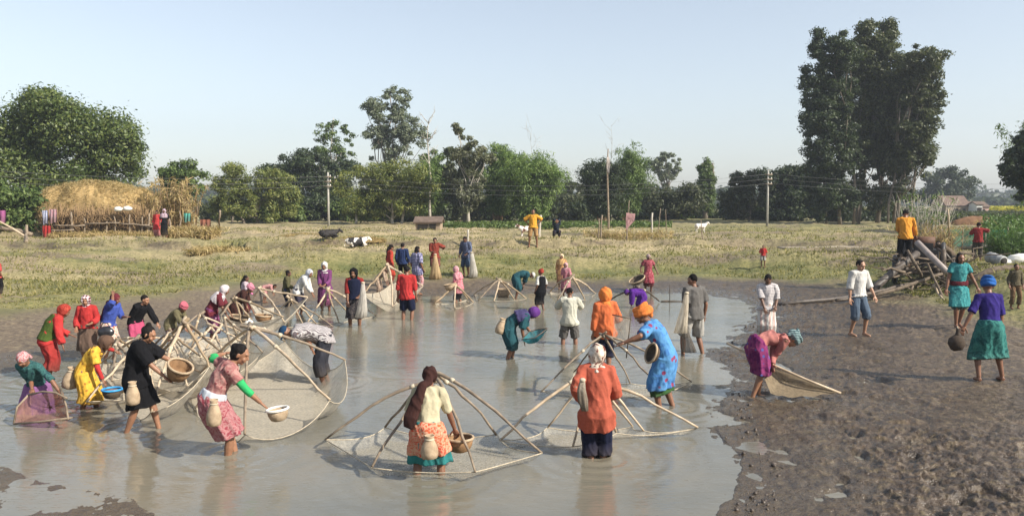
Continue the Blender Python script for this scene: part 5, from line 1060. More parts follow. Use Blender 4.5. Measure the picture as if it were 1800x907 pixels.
# ---- scoop nets and bunched nets
def hand_net(label, bars, sheet, mat, depth=.2, pole=None, r=.014, group=None, name='scoop_net'):
    """bars: list of point lists; sheet: rim loop of points, the bag hangs from it"""
    g = np.mean([np.mean(b, 0) for b in bars], 0); root = empty(name, g, 0, label, 'scoop net', group)
    for b in bars: m = MB(); m.tube([np.asarray(p) - g for p in b], r, 7); m.build('frame_pole', pole or m_polegrey, root)
    S = np.array(sheet) - g; n = len(S); M = 6; rim = []
    for i in range(n):
        for k in range(M): rim.append(S[i] + (S[(i + 1) % n] - S[i]) * k / M)
    rim = np.array(rim); c = rim.mean(0); V = []; K_ = 8
    for j in range(K_ + 1):
        q = 1 - j / K_
        for k in range(len(rim)): p = c + (rim[k] - c) * q; V.append(p + np.array(depth) * (1 - q ** 2.2) + np.array([0, .012, .008]) * math.sin(k * 1.3 + j) )
    N_ = len(rim); F = [(j * N_ + k, j * N_ + (k + 1) % N_, (j + 1) * N_ + (k + 1) % N_, (j + 1) * N_ + k) for j in range(K_) for k in range(N_)]
    link('net', py_mesh('net', V, F), mat, root); return root
hand_net('brown scoop net with curved sticks held by the woman in the lilac skirt', [[W(50, 694, 11.5), W(75, 688, 11.35), W(98, 690, 11.35), W(118, 700, 11.3)], [W(24, 745, 11.3), W(70, 741, 11.2), W(127, 734, 11.1)], [W(106, 684, 11.5), W(116, 712, 11.25), W(120, 737, 11.1)], [W(50, 694, 11.5), W(30, 715, 11.4), W(24, 745, 11.3)]],
    [W(52, 694, 11.5), W(90, 690, 11.35), W(112, 698, 11.3), W(121, 736, 11.1), W(70, 744, 11.2), W(25, 745, 11.3), W(28, 715, 11.4)], m_netpink, (0, .25, -.05))
hand_net('teal half moon scoop net dripping in the hands of the woman with the purple headscarf', [[W(917, 597, 16.0), W(930, 583, 16.4), W(948, 578, 16.4), W(963, 577, 16.2)], [W(917, 597, 16.0), W(940, 594, 15.9), W(963, 577, 16.2)]],
    [W(917, 597, 16.0), W(930, 584, 16.4), W(948, 579, 16.4), W(963, 577, 16.2), W(955, 588, 15.9), W(935, 596, 15.85)], m_netteal, (-.02, 0, -.17), m_poledark, .010)
hand_net('square dip net on thin sticks carried by the person in the orange sweater', [[W(1076, 553, 15.4), W(1109, 560, 15.3)], [W(1109, 559, 15.3), W(1104, 600, 15.3), W(1101, 629, 15.4)], [W(1101, 606, 15.4), W(1070, 610, 15.5)]],
    [W(1078, 554, 15.4), W(1109, 560, 15.3), W(1102, 604, 15.35), W(1078, 605, 15.5)], m_netthin, (0, .12, 0), m_poledark, .012)
hand_net('long triangular scoop net on two poles at the mud edge held by the salmon blouse', [[W(1277, 603, 13.6), W(1340, 633, 13.2), W(1420, 668, 12.9), W(1478, 691, 12.75)], [W(1330, 630, 13.5), W(1390, 655, 13.3), W(1428, 672, 13.2)]],
    [W(1340, 636, 13.15), W(1400, 662, 13.0), W(1472, 690, 12.8), W(1430, 696, 12.75), W(1385, 698, 12.75), W(1355, 692, 12.8), W(1342, 660, 13.0)], netting('tan_netting', (.34, .27, .18), .88), (0, .22, .02), m_bamboo, .020)
def hanging(label, P, r, mat, name='casting_net', folds=9, cat='casting net'):
    m = MB(); P = [np.asarray(p) for p in P]; g = P[-1].copy(); P = [p - g for p in P]; n = len(P)
    m.loft(P, [X3[0]] * n, [X3[1]] * n, r, [q * .7 for q in r], 28, lambda t, a: 1 + (.05 + .25 * t) * math.sin(a * folds + t * 2), True)
    root = empty(name, g, 0, label, cat, None); m.build('mesh_folds', mat, root, True); k = MB(); k.ell(P[0], X3, (r[0] * 1.3, r[0] * 1.2, .03), 8, 6); k.build('gathered_top', m_rope, root); return root
hanging('pale casting net hanging in folds from the hand of the woman in the dark vest', [W(638, 497, 20.4), W(638, 520, 20.4), W(636, 545, 20.4), W(634, 558, 20.4)], [.04, .08, .12, .13], m_netwhite)
hanging('straw coloured casting net bunched in front of the man in the rust red shirt', [W(765, 447, 31.1), W(765, 462, 31.1), W(765, 478, 31.1), W(765, 490, 31.1)], [.05, .11, .17, .22], m_netstraw)
hanging('white casting net trailing from the man in the dark blue striped shirt', [W(829, 444, 31.3), W(831, 462, 31.3), W(832, 478, 31.3), W(831, 487, 31.3)], [.06, .10, .14, .15], m_netwhite)
hanging('dark casting net hanging from the hand of the man in the grey shirt', [W(1204, 572, 16.6), W(1206, 590, 16.6), W(1209, 606, 16.6), W(1211, 619, 16.6)], [.04, .08, .11, .13], m_netdark)
hanging('thin pale net over the shoulder of the man in the grey shirt', [W(1207, 515, 16.5), W(1204, 540, 16.5), W(1199, 565, 16.5), W(1196, 585, 16.5)], [.04, .07, .10, .12], m_netthin)
hanging('pale crumpled net pouch in the hand of the woman in coral', [W(1024, 668, 9.5), W(1022, 685, 9.5), W(1024, 703, 9.5), W(1028, 722, 9.5)], [.03, .05, .055, .035], cloth('batik', (.45, .38, .30), (.35, .29, .22), (.55, .48, .38), 1.5), 'net_pouch', 5, 'net')

# ---- haystack, fence and dry stalks
def straw_tufts(mb_pts, nrmls, size, seed, name, mat, root, per=3, asp=.06):
    P = np.asarray(mb_pts); V, F = leaves(P, np.full((len(P), 3), .12), per, size, seed, asp, .6, .2, .4); return link(name, np_mesh(name, V, F, False), mat, root)
def heap(name, label, px0, px1, ytop, ybase, d, mat, tuft=None, ntuft=0, cat='heap', flat=.0, dep=.6, seed=1, size=.2, expo=2.6, wob=.12, zb=None):
    a = W(px0, ybase, d); b = W(px1, ybase, d); g = hgt((a[0] + b[0]) / 2, d) if zb is None else zb; H = W(px0, ytop, d)[2] - g; w_ = (b[0] - a[0]) / 2; cx = (a[0] + b[0]) / 2; dp = w_ * dep
    root = empty(name, (cx, d, g), 0, label, cat); nu, nv = 64, 26; V = []; F = []
    for j in range(nv + 1):
        ph = (j / nv) * math.pi / 2
        for k in range(nu):
            th = 2 * math.pi * k / nu; ce = lambda q: math.copysign(abs(q) ** (2 / expo), q)
            V.append((w_ * ce(math.cos(ph)) * ce(math.cos(th)), dp * ce(math.cos(ph)) * ce(math.sin(th)), H * ce(math.sin(ph)) - .1))
    V = np.array(V); nz = fb3(V * 1.1 + seed * 7, 4, seed) - .5; nz2 = fb3(V * np.array([6, 6, 2]) + seed, 3, seed + 3) - .5; q = 1 + wob * 1.6 * nz + wob * .5 * nz2; V[:, :2] *= q[:, None]; V[:, 2] = V[:, 2] * (1 + wob * nz) 
    F = [(j * nu + k, j * nu + (k + 1) % nu, (j + 1) * nu + (k + 1) % nu, (j + 1) * nu + k) for j in range(nv) for k in range(nu)]
    link('mound', py_mesh('mound', V, F), mat, root)
    if ntuft: idx = np.random.RandomState(seed).randint(0, len(V), ntuft); straw_tufts(V[idx] * 1.01, None, size, seed + 9, 'loose_straw', tuft or m_dry, root)
    return root
heap('haystack', 'long golden straw stack behind the brushwood fence', 74, 276, 320, 391, 47.5, m_straw, m_dry, 5200, 'haystack', dep=.45, seed=3, size=.16, expo=2.8, wob=.24, zb=W(0, 392, 47.5)[2])
m = MB(); pb = W(175, 394, 47.5)
for i in range(9): q = W(92 + i * 21, 394, 47.5); m.tube([q - [0, 1.2, 0], q + [0, 1.2, 0]], .07, 6); m.tube([q - [0, 1.1, 1.2], q - [0, 1.1, 0]], .06, 6)
m.V = [tuple(np.array(v) - pb) for v in m.V]; o = m.build('stack_platform', m_polegrey); o.location = pb; tag(o, 'low timber platform carrying the haystack above the ground', 'platform')
def stalks(name, label, px0, px1, ytop, ybase, d, n, mat, seed, lean=.35, cat='stalks', r=.012, leafn=3, size=.16, group=None, sprd=1.0, top=None):
    """a stand of dry or green stalks with hanging blades"""
    rs = np.random.RandomState(seed); a = W(px0, ybase, d)[0]; b = W(px1, ybase, d)[0]; cx = (a + b) / 2; g = hgt(cx, d); H = W(px0, ytop, d)[2] - g
    root = empty(name, (cx, d, g), 0, label, cat, group); m = MB(); C = []
    for k in range(n):
        x = rs.uniform(a, b) - cx; y = rs.uniform(-1, 1) * sprd; h = H * rs.uniform(.45, 1.0); lx = rs.normal() * lean * h * .5; ly = rs.normal() * lean * h * .4
        P = [np.array([x + lx * q ** 1.3, y + ly * q, h * (q - .1 * q * q) - .05]) for q in (0, .35, .7, 1)]; m.tube(P, [r, r * .9, r * .7, r * .4], 4)
        for j in range(leafn): C.append(P[1 + rs.randint(3)] + rs.normal(size=3) * .05)
    m.build('stems', m_twig if top is None else top, root); V, F = leaves(C, np.full((len(C), 3), .14), 3, size, seed, .10, 1.0, .3, .2); link('blades', np_mesh('blades', V, F, False), mat, root); return root
stalks('dry_stalk_stack', 'tall stack of pale dry maize stalks at the right end of the haystack', 274, 338, 306, 412, 47, 140, m_dry, 301, .25, 'stalks', .02, 6, .24)
stalks('dry_grass_clump', 'golden dry grass and stalks in front of the right end of the fence', 300, 376, 398, 434, 43, 260, m_dry, 302, .9, 'stalks', .012, 5, .2)
stalks('fallen_stalks', 'tangled heap of pale fallen stalks on the slope below the fence', 338, 425, 436, 466, 37.5, 200, m_dry, 303, 2.6, 'stalks', .014, 4, .2)
stalks('dry_grass_clump', 'dry grass along the foot of the brushwood fence', 100, 270, 408, 430, 44.6, 380, m_dry, 304, .8, 'stalks', .01, 4, .16)
stalks('green_shoots', 'tall pale stalks with green tips behind the pump', 1596, 1652, 324, 440, 34, 150, LM['bamboolight'], 305, .35, 'stalks', .014, 2, .16, None, .8, m_barkpale)
stalks('brush_bundle', 'tangled grey brushwood directly behind the orange shirted man', 1600, 1668, 380, 450, 31.5, 160, m_dry, 306, .7, 'brushwood', .013, 2, .12, None, .6)
stalks('tall_weeds', 'green leafy weeds at the right edge near the white sack', 1745, 1830, 396, 440, 33, 170, LM['crop'], 307, .3, 'weeds', .012, 5, .15, None, 1.0, LM['crop'])
stalks('thin_reeds', 'thin dry reeds on the bank right of the flag poles', 1030, 1180, 402, 440, 42, 150, m_dry, 308, .5, 'reeds', .008, 3, .15)
# brushwood fence in front of the stack
fr = empty('brushwood_fence', (W(190, 420, 45.2)[0], 45.2, hgt(W(190, 420, 45.2)[0], 45.2)), 0, 'rough fence of crooked posts, rails and woven brushwood before the haystack', 'fence')
fo = np.array(fr.location); rs = np.random.RandomState(400)
for px, yt, rr in ((76, 385, .06), (127, 382, .085), (150, 392, .05), (187, 398, .07), (203, 388, .05), (226, 386, .06), (248, 390, .05), (262, 384, .06), (300, 392, .06), (318, 380, .05)):
    p0 = W(px, 424, 45.0); p1 = W(px + rs.uniform(-3, 3), yt - 9, 45.0); p0[2] = fo[2] - .2; m = MB(); m.tube([p - fo for p in limb_path(p0, p1, rs, 5, .02)], [rr, rr * .9, rr * .8, rr * .75, rr * .6], 7); m.build('post', m_polegrey, fr)
for (x0, y0, x1, y1) in ((92, 396, 150, 396), (150, 394, 210, 392), (210, 393, 262, 396), (80, 406, 130, 404), (255, 398, 320, 402)):
    m = MB(); m.tube([p - fo for p in limb_path(W(x0, y0, 44.9), W(x1, y1, 44.9), rs, 5, .012)], .045, 6); m.build('rail', m_polegrey, fr)
m = MB()
for k in range(1900):
    x = rs.uniform(80, 272); y0 = rs.uniform(388, 418); L = rs.uniform(12, 36); a = rs.normal() * .65; dd = 45.35 + rs.uniform(-.15, .5); p0 = W(x, y0, dd); p1 = W(x + L * math.sin(a), y0 - L * math.cos(a), dd + rs.normal() * .2); m.tube([p0 - fo, (p0 + p1) / 2 - fo + rs.normal(size=3) * .06, p1 - fo], [.026, .022, .010], 3)
o = m.build('brushwood', m_twig, fr); tag(o, kind='stuff')
m_iron = mat_noise('dark_iron', (.012, .011, .011), (.05, .045, .04), 9, .5, .5, .3, .01); m_rust = mat_noise('rusty_iron', (.06, .03, .02), (.15, .08, .05), 12, .7, .3); m_pvc = mat_noise('grey_pipe', (.20, .165, .15), (.36, .31, .28), 5, .5); m_hose = mat_noise('pale_hose', (.20, .17, .135), (.38, .33, .265), 6, .7); m_hosed = mat_noise('dark_hose', (.045, .038, .032), (.12, .10, .085), 7, .5)
# logs and poles left of the fence
m_oldwood = mat_noise('old_rough_wood', (.055, .042, .032), (.21, .165, .12), 7, .9, .2, .9, .03, 5, (1, 1, 1))
def log(label, P, r, mat=None, name='log', cat='log', group=None, n=9, tip=.8):
    P = [np.asarray(p, float) for p in P]; g = P[0].copy(); m = MB(); rr = np.random.RandomState(len(label) + n); Q = []
    if mat in (m_hose, m_hosed, m_pvc): wob = .0
    else: wob = .35
    for a, b in zip(P[:-1], P[1:]):
        k = max(2, int(np.linalg.norm(b - a) / .35)); k = min(k, 12)
        for i in range(k): Q.append(a + (b - a) * i / k)
    Q.append(P[-1])
    for _ in range(2): Q = [Q[0]] + [(Q[i - 1] + Q[i] * 2 + Q[i + 1]) / 4 for i in range(1, len(Q) - 1)] + [Q[-1]]
    Q = [q - g + rr.normal(size=3) * r * wob * .5 for q in Q]; m.tube(Q, [r * (1 - (1 - tip) * i / (len(Q) - 1)) * (1 + wob * rr.uniform(-.5, .5)) for i in range(len(Q))], n); o = m.build(name, mat or m_polegrey); o.location = g; return tag(o, label, cat, group)
log('long pale pole slanting down from the left edge to the ground', [W(-40, 372, 42), W(10, 394, 42), W(45, 416, 42), W(78, 438, 41.6)], .06, m_bamboo, 'leaning_pole', 'pole')
log('thick horizontal beam at the left edge behind the slanting pole', [W(-60, 396, 42.6), W(0, 400, 42.6), W(56, 412, 42.5)], .13, None, 'beam', 'beam')
log('short upright stump post under the beam at the left edge', [ground(47, 433), W(46, 414, 42.4), W(47, 395, 42.4)], .09, None, 'stump_post', 'post')
log('tall crooked grey stake standing right of the haystack', [ground(386, 408), W(385, 390, 47), W(387, 369, 47)], .06, None, 'stake', 'stake')
log('upright stick between the dry stalks and the first tree', [ground(344, 404), W(345, 380, 48), W(348, 352, 48)], .05, None, 'stake', 'stake')
# cloths hung on the fence
def hung(label, px0, py0, px1, py1, d, mat, name='hanging_cloth', cat='cloth', th=.05):
    a = W(px0, py0, d); b = W(px1, py1, d); g = a.copy(); g[2] = b[2]; m = MB(); w_ = b[0] - a[0]; h = a[2] - b[2]; n = 14; V = []; F = []
    for s_ in (0, 1):
        for j in range(9):
            for k in range(n + 1):
                q = k / n; t = j / 8; V.append((w_ * (q + .06 * math.sin(t * 3) * (q - .5)), s_ * .02 + th * math.sin(q * 15 + t) * (.3 + t), h * (1 - t) - .04 * math.sin(q * 7) * t))
    q = n + 1
    for s_ in (0, 1):
        for j in range(8):
            for k in range(n): i = s_ * 9 * q + j * q + k; F.append((i, i + 1, i + 1 + q, i + q))
    m.V = V; m.F = F; o = m.build(name, mat); o.location = g; return tag(o, label, cat)
hung('blue and white printed cloth hung on the fence', 74, 370, 84, 394, 44.6, cloth('batik', (.12, .18, .5), (.6, .6, .65), (.2, .3, .6)))
hung('red patterned cloth hung beside the blue one on the fence', 86, 368, 100, 392, 44.65, cloth('batik', (.5, .12, .12), (.5, .4, .45), (.35, .1, .12)))
hung('dark red cloth hanging low at the left end of the fence', 75, 397, 90, 424, 44.5, cloth('plain', (.42, .02, .02)))
hung('pink cloth hanging at the left edge above the beam', -12, 370, 10, 392, 42.3, cloth('plain', (.55, .15, .38)))
hung('turquoise cloth among the dry stalks', 323, 375, 335, 390, 46, cloth('plain', (.10, .50, .42)))
hung('reddish cloth lying at the right end of the dry stalks', 352, 386, 370, 402, 46, cloth('plain', (.42, .15, .09)))
for (x, y, lb) in ((208, 367, 'white sack lying on the straw left of its twin'), (224, 366, 'white sack lying on the straw right of its twin')):
    m = MB(); m.ell((0, 0, .1), X3, (.26, .2, .14), 10, 8, lambda d: 1 + .12 * math.sin(d[0] * 7 + d[1] * 5)); o = m.build('sack', m_plw); o.location = W(x, y + 4, 44.9); tag(o, lb, 'sack', 'white sacks on the straw')
heap('straw_heap', 'low brown heap of cut stalks behind the black cow', 488, 580, 411, 430, 44, m_dry if False else m_straw, m_dry, 1500, 'heap', dep=.35, seed=5, size=.14, expo=2, wob=.3)
heap('straw_heap', 'trampled golden straw heap around the black and white cow', 590, 680, 416, 440, 41, m_straw, m_dry, 1500, 'heap', dep=.5, seed=6, size=.14, expo=2, wob=.3)
heap('earth_mound', 'red brown earth mound left of the far mustard field', 1672, 1762, 378, 400, 64, mat_noise('red_earth', (.11, .06, .035), (.24, .14, .08), 2, .9, .1, .6, .1), None, 0, 'mound', dep=.3, seed=8, expo=2, wob=.25)

# ---- cattle and goats
def animal(label, name, cat, base, heading, s, lying, cols, horns=False, mat=None):
    root = empty(name, base, -R(heading), label, cat); root.scale = (s, s, s); b = MB(); z = 0.42 if lying else .95
    ax = X3; b.ell((0, 0, z), ax, (.36, .72, .36), 16, 12); b.ell((0, .5, z + .04), ax, (.28, .34, .34), 12, 10); b.ell((0, -.52, z + .02), ax, (.31, .30, .33), 12, 10)
    dz = -.20 if lying else 0; nk = [(0, .7, z + .12), (0, .92, z + .34 + dz * .6), (.03, 1.06, z + .46 + dz)]; b.tube(nk, [.24, .17, .14], 10)
    hd = [(.02, 1.0, z + .52 + dz), (.04, 1.18, z + .42 + dz), (.05, 1.34, z + .26 + dz)]; b.tube(hd, [.135, .12, .075], 10)
    b.tube([(0, -.8, z + .2), (.02, -.92, z - .05), (.04, -.93, max(z - .4, .04))], [.04, .028, .03], 6)
    if lying:
        for q in (-1, 1):
            b.tube([(q * .22, .5, .34), (q * .34, .82, .16), (q * .28, .5, .06), (q * .26, .34, .05)], [.14, .09, .065, .06], 8)
            b.tube([(q * .26, -.5, .36), (q * .42, -.12, .22), (q * .42, -.42, .08), (q * .38, -.2, .05)], [.22, .15, .07, .06], 8)
    else:
        for q in (-1, 1):
            b.tube([(q * .18, .50, z - .1), (q * .19, .50, .48), (q * .18, .53, .22), (q * .18, .52, .04)], [.14, .08, .055, .06], 8)
            b.tube([(q * .18, -.52, z - .05), (q * .2, -.42, .62), (q * .19, -.66, .44), (q * .19, -.58, .04)], [.19, .11, .06, .06], 8)
    piece(root, 'body', b, mat, .035, None, .01)
    for q in (-1, 1): e = MB(); e.ell((q * .19, 1.0, z + .52 + dz), ax, (.10, .03, .05), 8, 6); e.build('ear', m_hair if cols else mat, root)
    if horns:
        for q in (-1, 1): e = MB(); e.tube([(q * .08, 1.0, z + .62 + dz), (q * .15, .98, z + .72 + dz), (q * .13, .96, z + .82 + dz)], [.03, .022, .008], 6); e.build('horn', m_polegrey, root)
    return root
def hide(name, c1, c2, sc_, th, axis=None):
    m, t = new_mat(name); v = coords(t, axis); n = noise_tex(t, sc_, 2, v, .4, .3); finish(t, ramp(t, [(th, c1), (th + .02, c2)], n.outputs[0]).outputs[0], .7, .3, noise_tex(t, 30, 3, v).outputs[0], .2, .01); return m
animal('black cow with a white blaze lying on the straw at the left', 'cow', 'cow', ground(577, 431), 62, .56, True, True, True, hide('black_hide', (.55, .5, .45), (.018, .015, .014), .9, .28))
animal('black and white patched cow lying on the straw to the right of the black one', 'cow', 'cow', ground(625, 436), 60, .60, True, True, False, hide('patched_hide', (.015, .013, .013), (.62, .58, .52), 1.1, .53))
animal('white goat standing far off before the dark bushes', 'goat', 'goat', ground(1231, 409, 0, False), 80, .42, False, False, False, mat_noise('white_coat', (.55, .50, .45), (.72, .68, .62), 8))
animal('small brown and white goat standing behind the man in yellow', 'goat', 'goat', ground(925, 414), 255, .48, False, True, False, hide('brown_white_coat', (.16, .08, .05), (.66, .6, .55), 1.6, .45))

# ---- utility poles, wires, flags, stakes
m_conc = mat_noise('concrete_pole', (.26, .25, .22), (.42, .40, .35), 5, .8)
def upole(label, px, ytop, ybot, d):
    p = W(px, ybot, d); g = hgt(p[0], d); H = W(px, ytop, d)[2] - g; root = empty('utility_pole', (p[0], d, g), 0, label, 'utility pole', 'utility poles along the fields')
    m = MB(); m.tube([(0, 0, -.3), (0, 0, H * .5), (0, 0, H)], [.09, .08, .06], 10); m.build('pole', m_conc, root)
    for k in (.35, .7, 1.05): c = MB(); c.box((0, -.14, H - k), (.28, .035, .035)); bk_ = c.build('bracket', m_polegrey, root); i_ = MB(); i_.ell((.2, -.14, H - k + .09), X3, (.04, .04, .06), 8, 6); i_.build('insulator', m_plw, bk_)
    return np.array([p[0], d, g + H])
u1 = upole('pale concrete utility pole rising behind the cows', 578, 303, 412, 60); u2 = upole('pale concrete utility pole at the left of the big dark grove', 1348, 299, 410, 60)
ends = [W(-420, 250, 46), u1, u2, W(2150, 296, 58)]; wr_ = empty('power_lines', ends[1] - np.array([0, 0, 2]), 0, 'thin power lines sagging between the two utility poles and on past them', 'wires'); wo = np.array(wr_.location)
m_wire = mat_noise('wire', (.12, .12, .12), (.2, .2, .2), 10, .5)
for k in (.30, .65, 1.0):
    for a, b in zip(ends[:-1], ends[1:]):
        P = [a + (b - a) * (i / 16) - np.array([0, 0, k + .9 * 4 * (i / 16) * (1 - i / 16) * np.linalg.norm(b - a) / 36]) + np.array([.2, -.14, 0]) for i in range(17)]; m = MB(); m.tube([p - wo for p in P], .0075, 4); m.build('wire', m_wire, wr_)
def flag(label, px, ytop, ybot, d, lean, r, sheet, mat, name='flag_pole'):
    p0 = ground(px, ybot) if d is None else W(px, ybot, d); d = p0[1]; root = empty(name, p0, 0, label, 'flag', None); t = W(px + lean, ytop, d) - p0
    m = MB(); m.tube([p + 0 for p in limb_path(np.zeros(3) - [0, 0, .2], t, np.random.RandomState(int(px)), 6, .006)], [r, r, r * .9, r * .8, r * .7, r * .5], 7); m.build('pole', m_polegrey, root)
    S = [W(x, y, d - .08) - p0 for x, y in sheet]; n = len(S); V = []; c = sum(S) / n
    for th in (0, .02):
        for q in (1, .66, .33, 0):
            for i, s_ in enumerate(S): V.append(c + (s_ - c) * q + np.array([0, th + .05 * math.sin(q * 6 + i * 2), 0]))
    F = [(w0 * 4 * n + j * n + i, w0 * 4 * n + j * n + (i + 1) % n, w0 * 4 * n + (j + 1) * n + (i + 1) % n, w0 * 4 * n + (j + 1) * n + i) for w0 in (0, 1) for j in range(3) for i in range(n)]
    link('cloth', py_mesh('cloth', V, F), mat, root); return root
flag('very tall thin pole with a narrow faded white banner near its top', 1069, 262, 414, 50, 0, .07, [(1067, 277), (1071, 276), (1073, 290), (1071, 305), (1067, 302), (1066, 290)], cloth('plain', (.62, .55, .50)))
flag('leaning stick with a faded pink pennant on the far bank', 1101, 352, 424, None, 5, .035, [(1101, 374), (1117, 376), (1115, 388), (1106, 398), (1101, 406), (1100, 390)], cloth('plain', (.50, .28, .28)))
for k, (px, yt, yb, ln_, rr, lb) in enumerate(((1052, 384, 428, 1, .035, 'thin stake just left of the tall flag pole'), (1056, 378, 420, 2, .05, 'thicker stake with a pale top left of the tall flag pole'), (1146, 374, 412, 0, .06, 'weathered stump like post right of the pink pennant'),
     (1157, 366, 410, 4, .025, 'thin branch leaning right beside the weathered post'), (1172, 368, 408, -2, .025, 'thin upright branch farthest right of the stakes'), (1235, 386, 424, -3, .03, 'short leaning stick with a pale tip right of the stakes'), (822, 404, 428, 1, .06, 'short pale post behind the striped shirt man'), (948, 378, 414, 3, .09, 'broad pale board standing behind the man in yellow'))):
    p = ground(px, yb); log(lb, [p - np.array([0, 0, .15]), W(px + ln_ * .5, (yt + yb) / 2, p[1]), W(px + ln_, yt, p[1])], rr, m_barkpale if rr > .05 else m_polegrey, 'stake', 'stake', 'stakes on the far bank')
rs = np.random.RandomState(9)
def bare(label, px, ytop, d, r, seed, spread=.5, nb=11, ybase=395):
    rs = np.random.RandomState(seed); x = W(px, ybase, d)[0]; g = hgt(x, d); H = W(px, ytop, d)[2] - g; root = empty('bare_tree', (x, d, g), 0, label, 'tree'); m = MB(); P = limb_path((0, 0, -.2), (rs.normal() * .2, 0, H), rs, 8, .008); m.tube(P, [r * (1 - .85 * i / 7) for i in range(8)], 7); m.build('trunk', m_barkpale, root); b = MB()
    for k in range(nb):
        i = rs.randint(4, 7); q = P[i] + (P[i + 1] - P[i]) * rs.rand(); e = q + np.array([rs.choice([-1, 1]) * rs.uniform(.5, 1) * spread, rs.normal() * .3, rs.uniform(.6, 1.6)]); Q = limb_path(q, e, rs, 4, .06); b.tube(Q, [r * .3, r * .22, r * .14, r * .05], 5)
        for z in range(2): b.tube([Q[2], Q[2] + (Q[3] - Q[2]) * .7 + rs.normal(size=3) * .3], [r * .12, .01], 4)
    b.build('branches', m_barkpale, root); return root
bare('pale leafless dead tree standing before the green treeline', 756, 214, 72, .15, 31, 1.0, 12); bare('thin leafless tree top sticking up behind the tall flag pole', 1074, 222, 78, .05, 32, 1.2, 8); bare('thin bare saplings rising over the right bamboo', 935, 226, 74, .035, 33, .8, 8)

# ---- small buildings
m_mud = mat_noise('mud_wall', (.22, .16, .11), (.36, .28, .20), 3, .9); m_roof = mat_noise('dark_roof', (.09, .065, .05), (.18, .13, .10), 3, .85); m_wash = mat_noise('pinkish_wall', (.40, .26, .22), (.5, .36, .3), 3, .85); m_openshade = mat_noise('opening_shade', (.02, .017, .014), (.03, .025, .02), 5, .9)  # near black plates paint the shade inside doors, windows and the drum mouth
def hut(label, px0, px1, yeave, yridge, d, wall, roof, zb=None, dep=1.0, door=.5, wins=(), name='hut', cat='hut', shingles=0):
    a = W(px0, 400, d)[0]; b = W(px1, 400, d)[0]; cx = (a + b) / 2; g = hgt(cx, d) if zb is None else zb; e = W(0, yeave, d)[2] - g; rg = W(0, yridge, d)[2] - g; w_ = (b - a) / 2; root = empty(name, (cx, d, g), 0, label, cat)
    m = MB(); m.box((0, 0, e / 2 - .1), (w_, dep, e / 2 + .1)); m.V += [(-w_, -dep, e), (-w_, dep, e), (-w_, 0, rg), (w_, -dep, e), (w_, dep, e), (w_, 0, rg)]; n = len(m.V) - 6; m.F += [(n, n + 1, n + 2), (n + 3, n + 5, n + 4)]; wl_ = m.build('wall', wall, root, False)
    r_ = MB()
    for q in (-1, 1):
        o0 = np.array([0, q * (dep + .12), e - .06 + .004]); o1 = np.array([0, -q * .02, rg + .06]); dv = nrm(o1 - o0); nn = nrm(np.cross((1, 0, 0), dv)) ; nn = nn if nn[2] > 0 else -nn
        r_.box((o0 + o1) / 2 + nn * .05, (w_ + .12, np.linalg.norm(o1 - o0) / 2, .06), [X3[0], dv, nn])
    r_.build('roof', roof, root, False)
    dr = MB(); dr.box(((door - .5) * 2 * w_ * .8, -dep - .02, e * .38), (.32, .03, e * .38)); dr.build('door', m_openshade, wl_, False)
    for x in wins: wn = MB(); wn.box((x * w_, -dep - .02, e * .6), (.2, .03, .18)); wn.build('window', m_openshade, wl_, False)
    return root
hut('small mud walled hut with a low dark roof under the trees', 733, 776, 391, 385, 51, m_mud, m_roof, None, .9, .25, (.4,))
hut('brown shed with a big dark roof beyond the brushwood at the right', 1648, 1690, 362, 346, 115, m_mud, mat_noise('brown_thatch', (.10, .07, .055), (.2, .14, .11), 3, .9), None, 2.0, .4, (.5,), 'shed', 'shed')
hut('low pink and white house right of the brown shed', 1688, 1726, 364, 356, 118, m_wash, m_roof, None, 1.6, .3, (-.1, .5), 'house', 'house')
hut('tiny white walled house just left of the far trees', 1708, 1718, 360, 356, 112, m_plw, m_roof, None, 1.0, .5, (), 'house', 'house')

# ---- pump engine, pipes and logs on the right
gp = ground(1622, 500); pe = empty('pump_engine', gp, R(150), 'black diesel irrigation pump engine on a wooden cart frame', 'engine'); pe.scale = (1.35, 1.35, 1.3)
def wheel(root, c, r, w_, name='flywheel', spokes=6):
    m = MB(); P = [np.array(c) + np.array([0, math.cos(a) * r, math.sin(a) * r]) for a in np.linspace(0, 2 * math.pi, 25)]; m.tube(P, w_, 7); m.tube([np.array(c) - [.07, 0, 0], np.array(c) + [.07, 0, 0]], r * .16, 10)
    for k in range(spokes): a = k * 2 * math.pi / spokes; m.tube([c, np.array(c) + np.array([0, math.cos(a) * r, math.sin(a) * r])], .022, 5)
    m.build(name, m_iron, root)
m = MB(); m.box((0, 0, .75), (.34, .42, .22)); m.box((0, .1, 1.02), (.22, .24, .12)); m.tube([(0, -.35, .72), (0, -.62, .72)], .16, 12); m.build('engine_block', m_iron, pe, False)
m = MB(); m.tube([(-.25, .1, 1.16), (.25, .1, 1.16)], .15, 12); m.build('fuel_tank', m_rust, pe)
m = MB(); m.tube([(.2, .25, 1.0), (.24, .3, 1.3), (.24, .3, 1.62)], [.04, .045, .04], 8); m.build('exhaust', m_rust, pe)
m = MB(); m.ell((-.05, -.62, .72), X3, (.24, .14, .26), 14, 10); m.tube([(-.05, -.66, .9), (-.05, -.7, 1.16)], .09, 10); m.build('pump_housing', m_iron, pe)
wheel(pe, (.44, 0, .78), .34, .05); wheel(pe, (-.44, 0, .78), .34, .05)
for q in (-.36, .36): m = MB(); m.tube([(q, -1.15, .46), (q, 0, .50), (q, 1.0, .48)], .06, 8); m.build('frame_beam', m_poledark, pe)
for y in (-.5, .5): m = MB(); m.tube([(-.75, y, .36), (.75, y, .38)], .06, 8); m.build('cross_beam', m_poledark, pe)
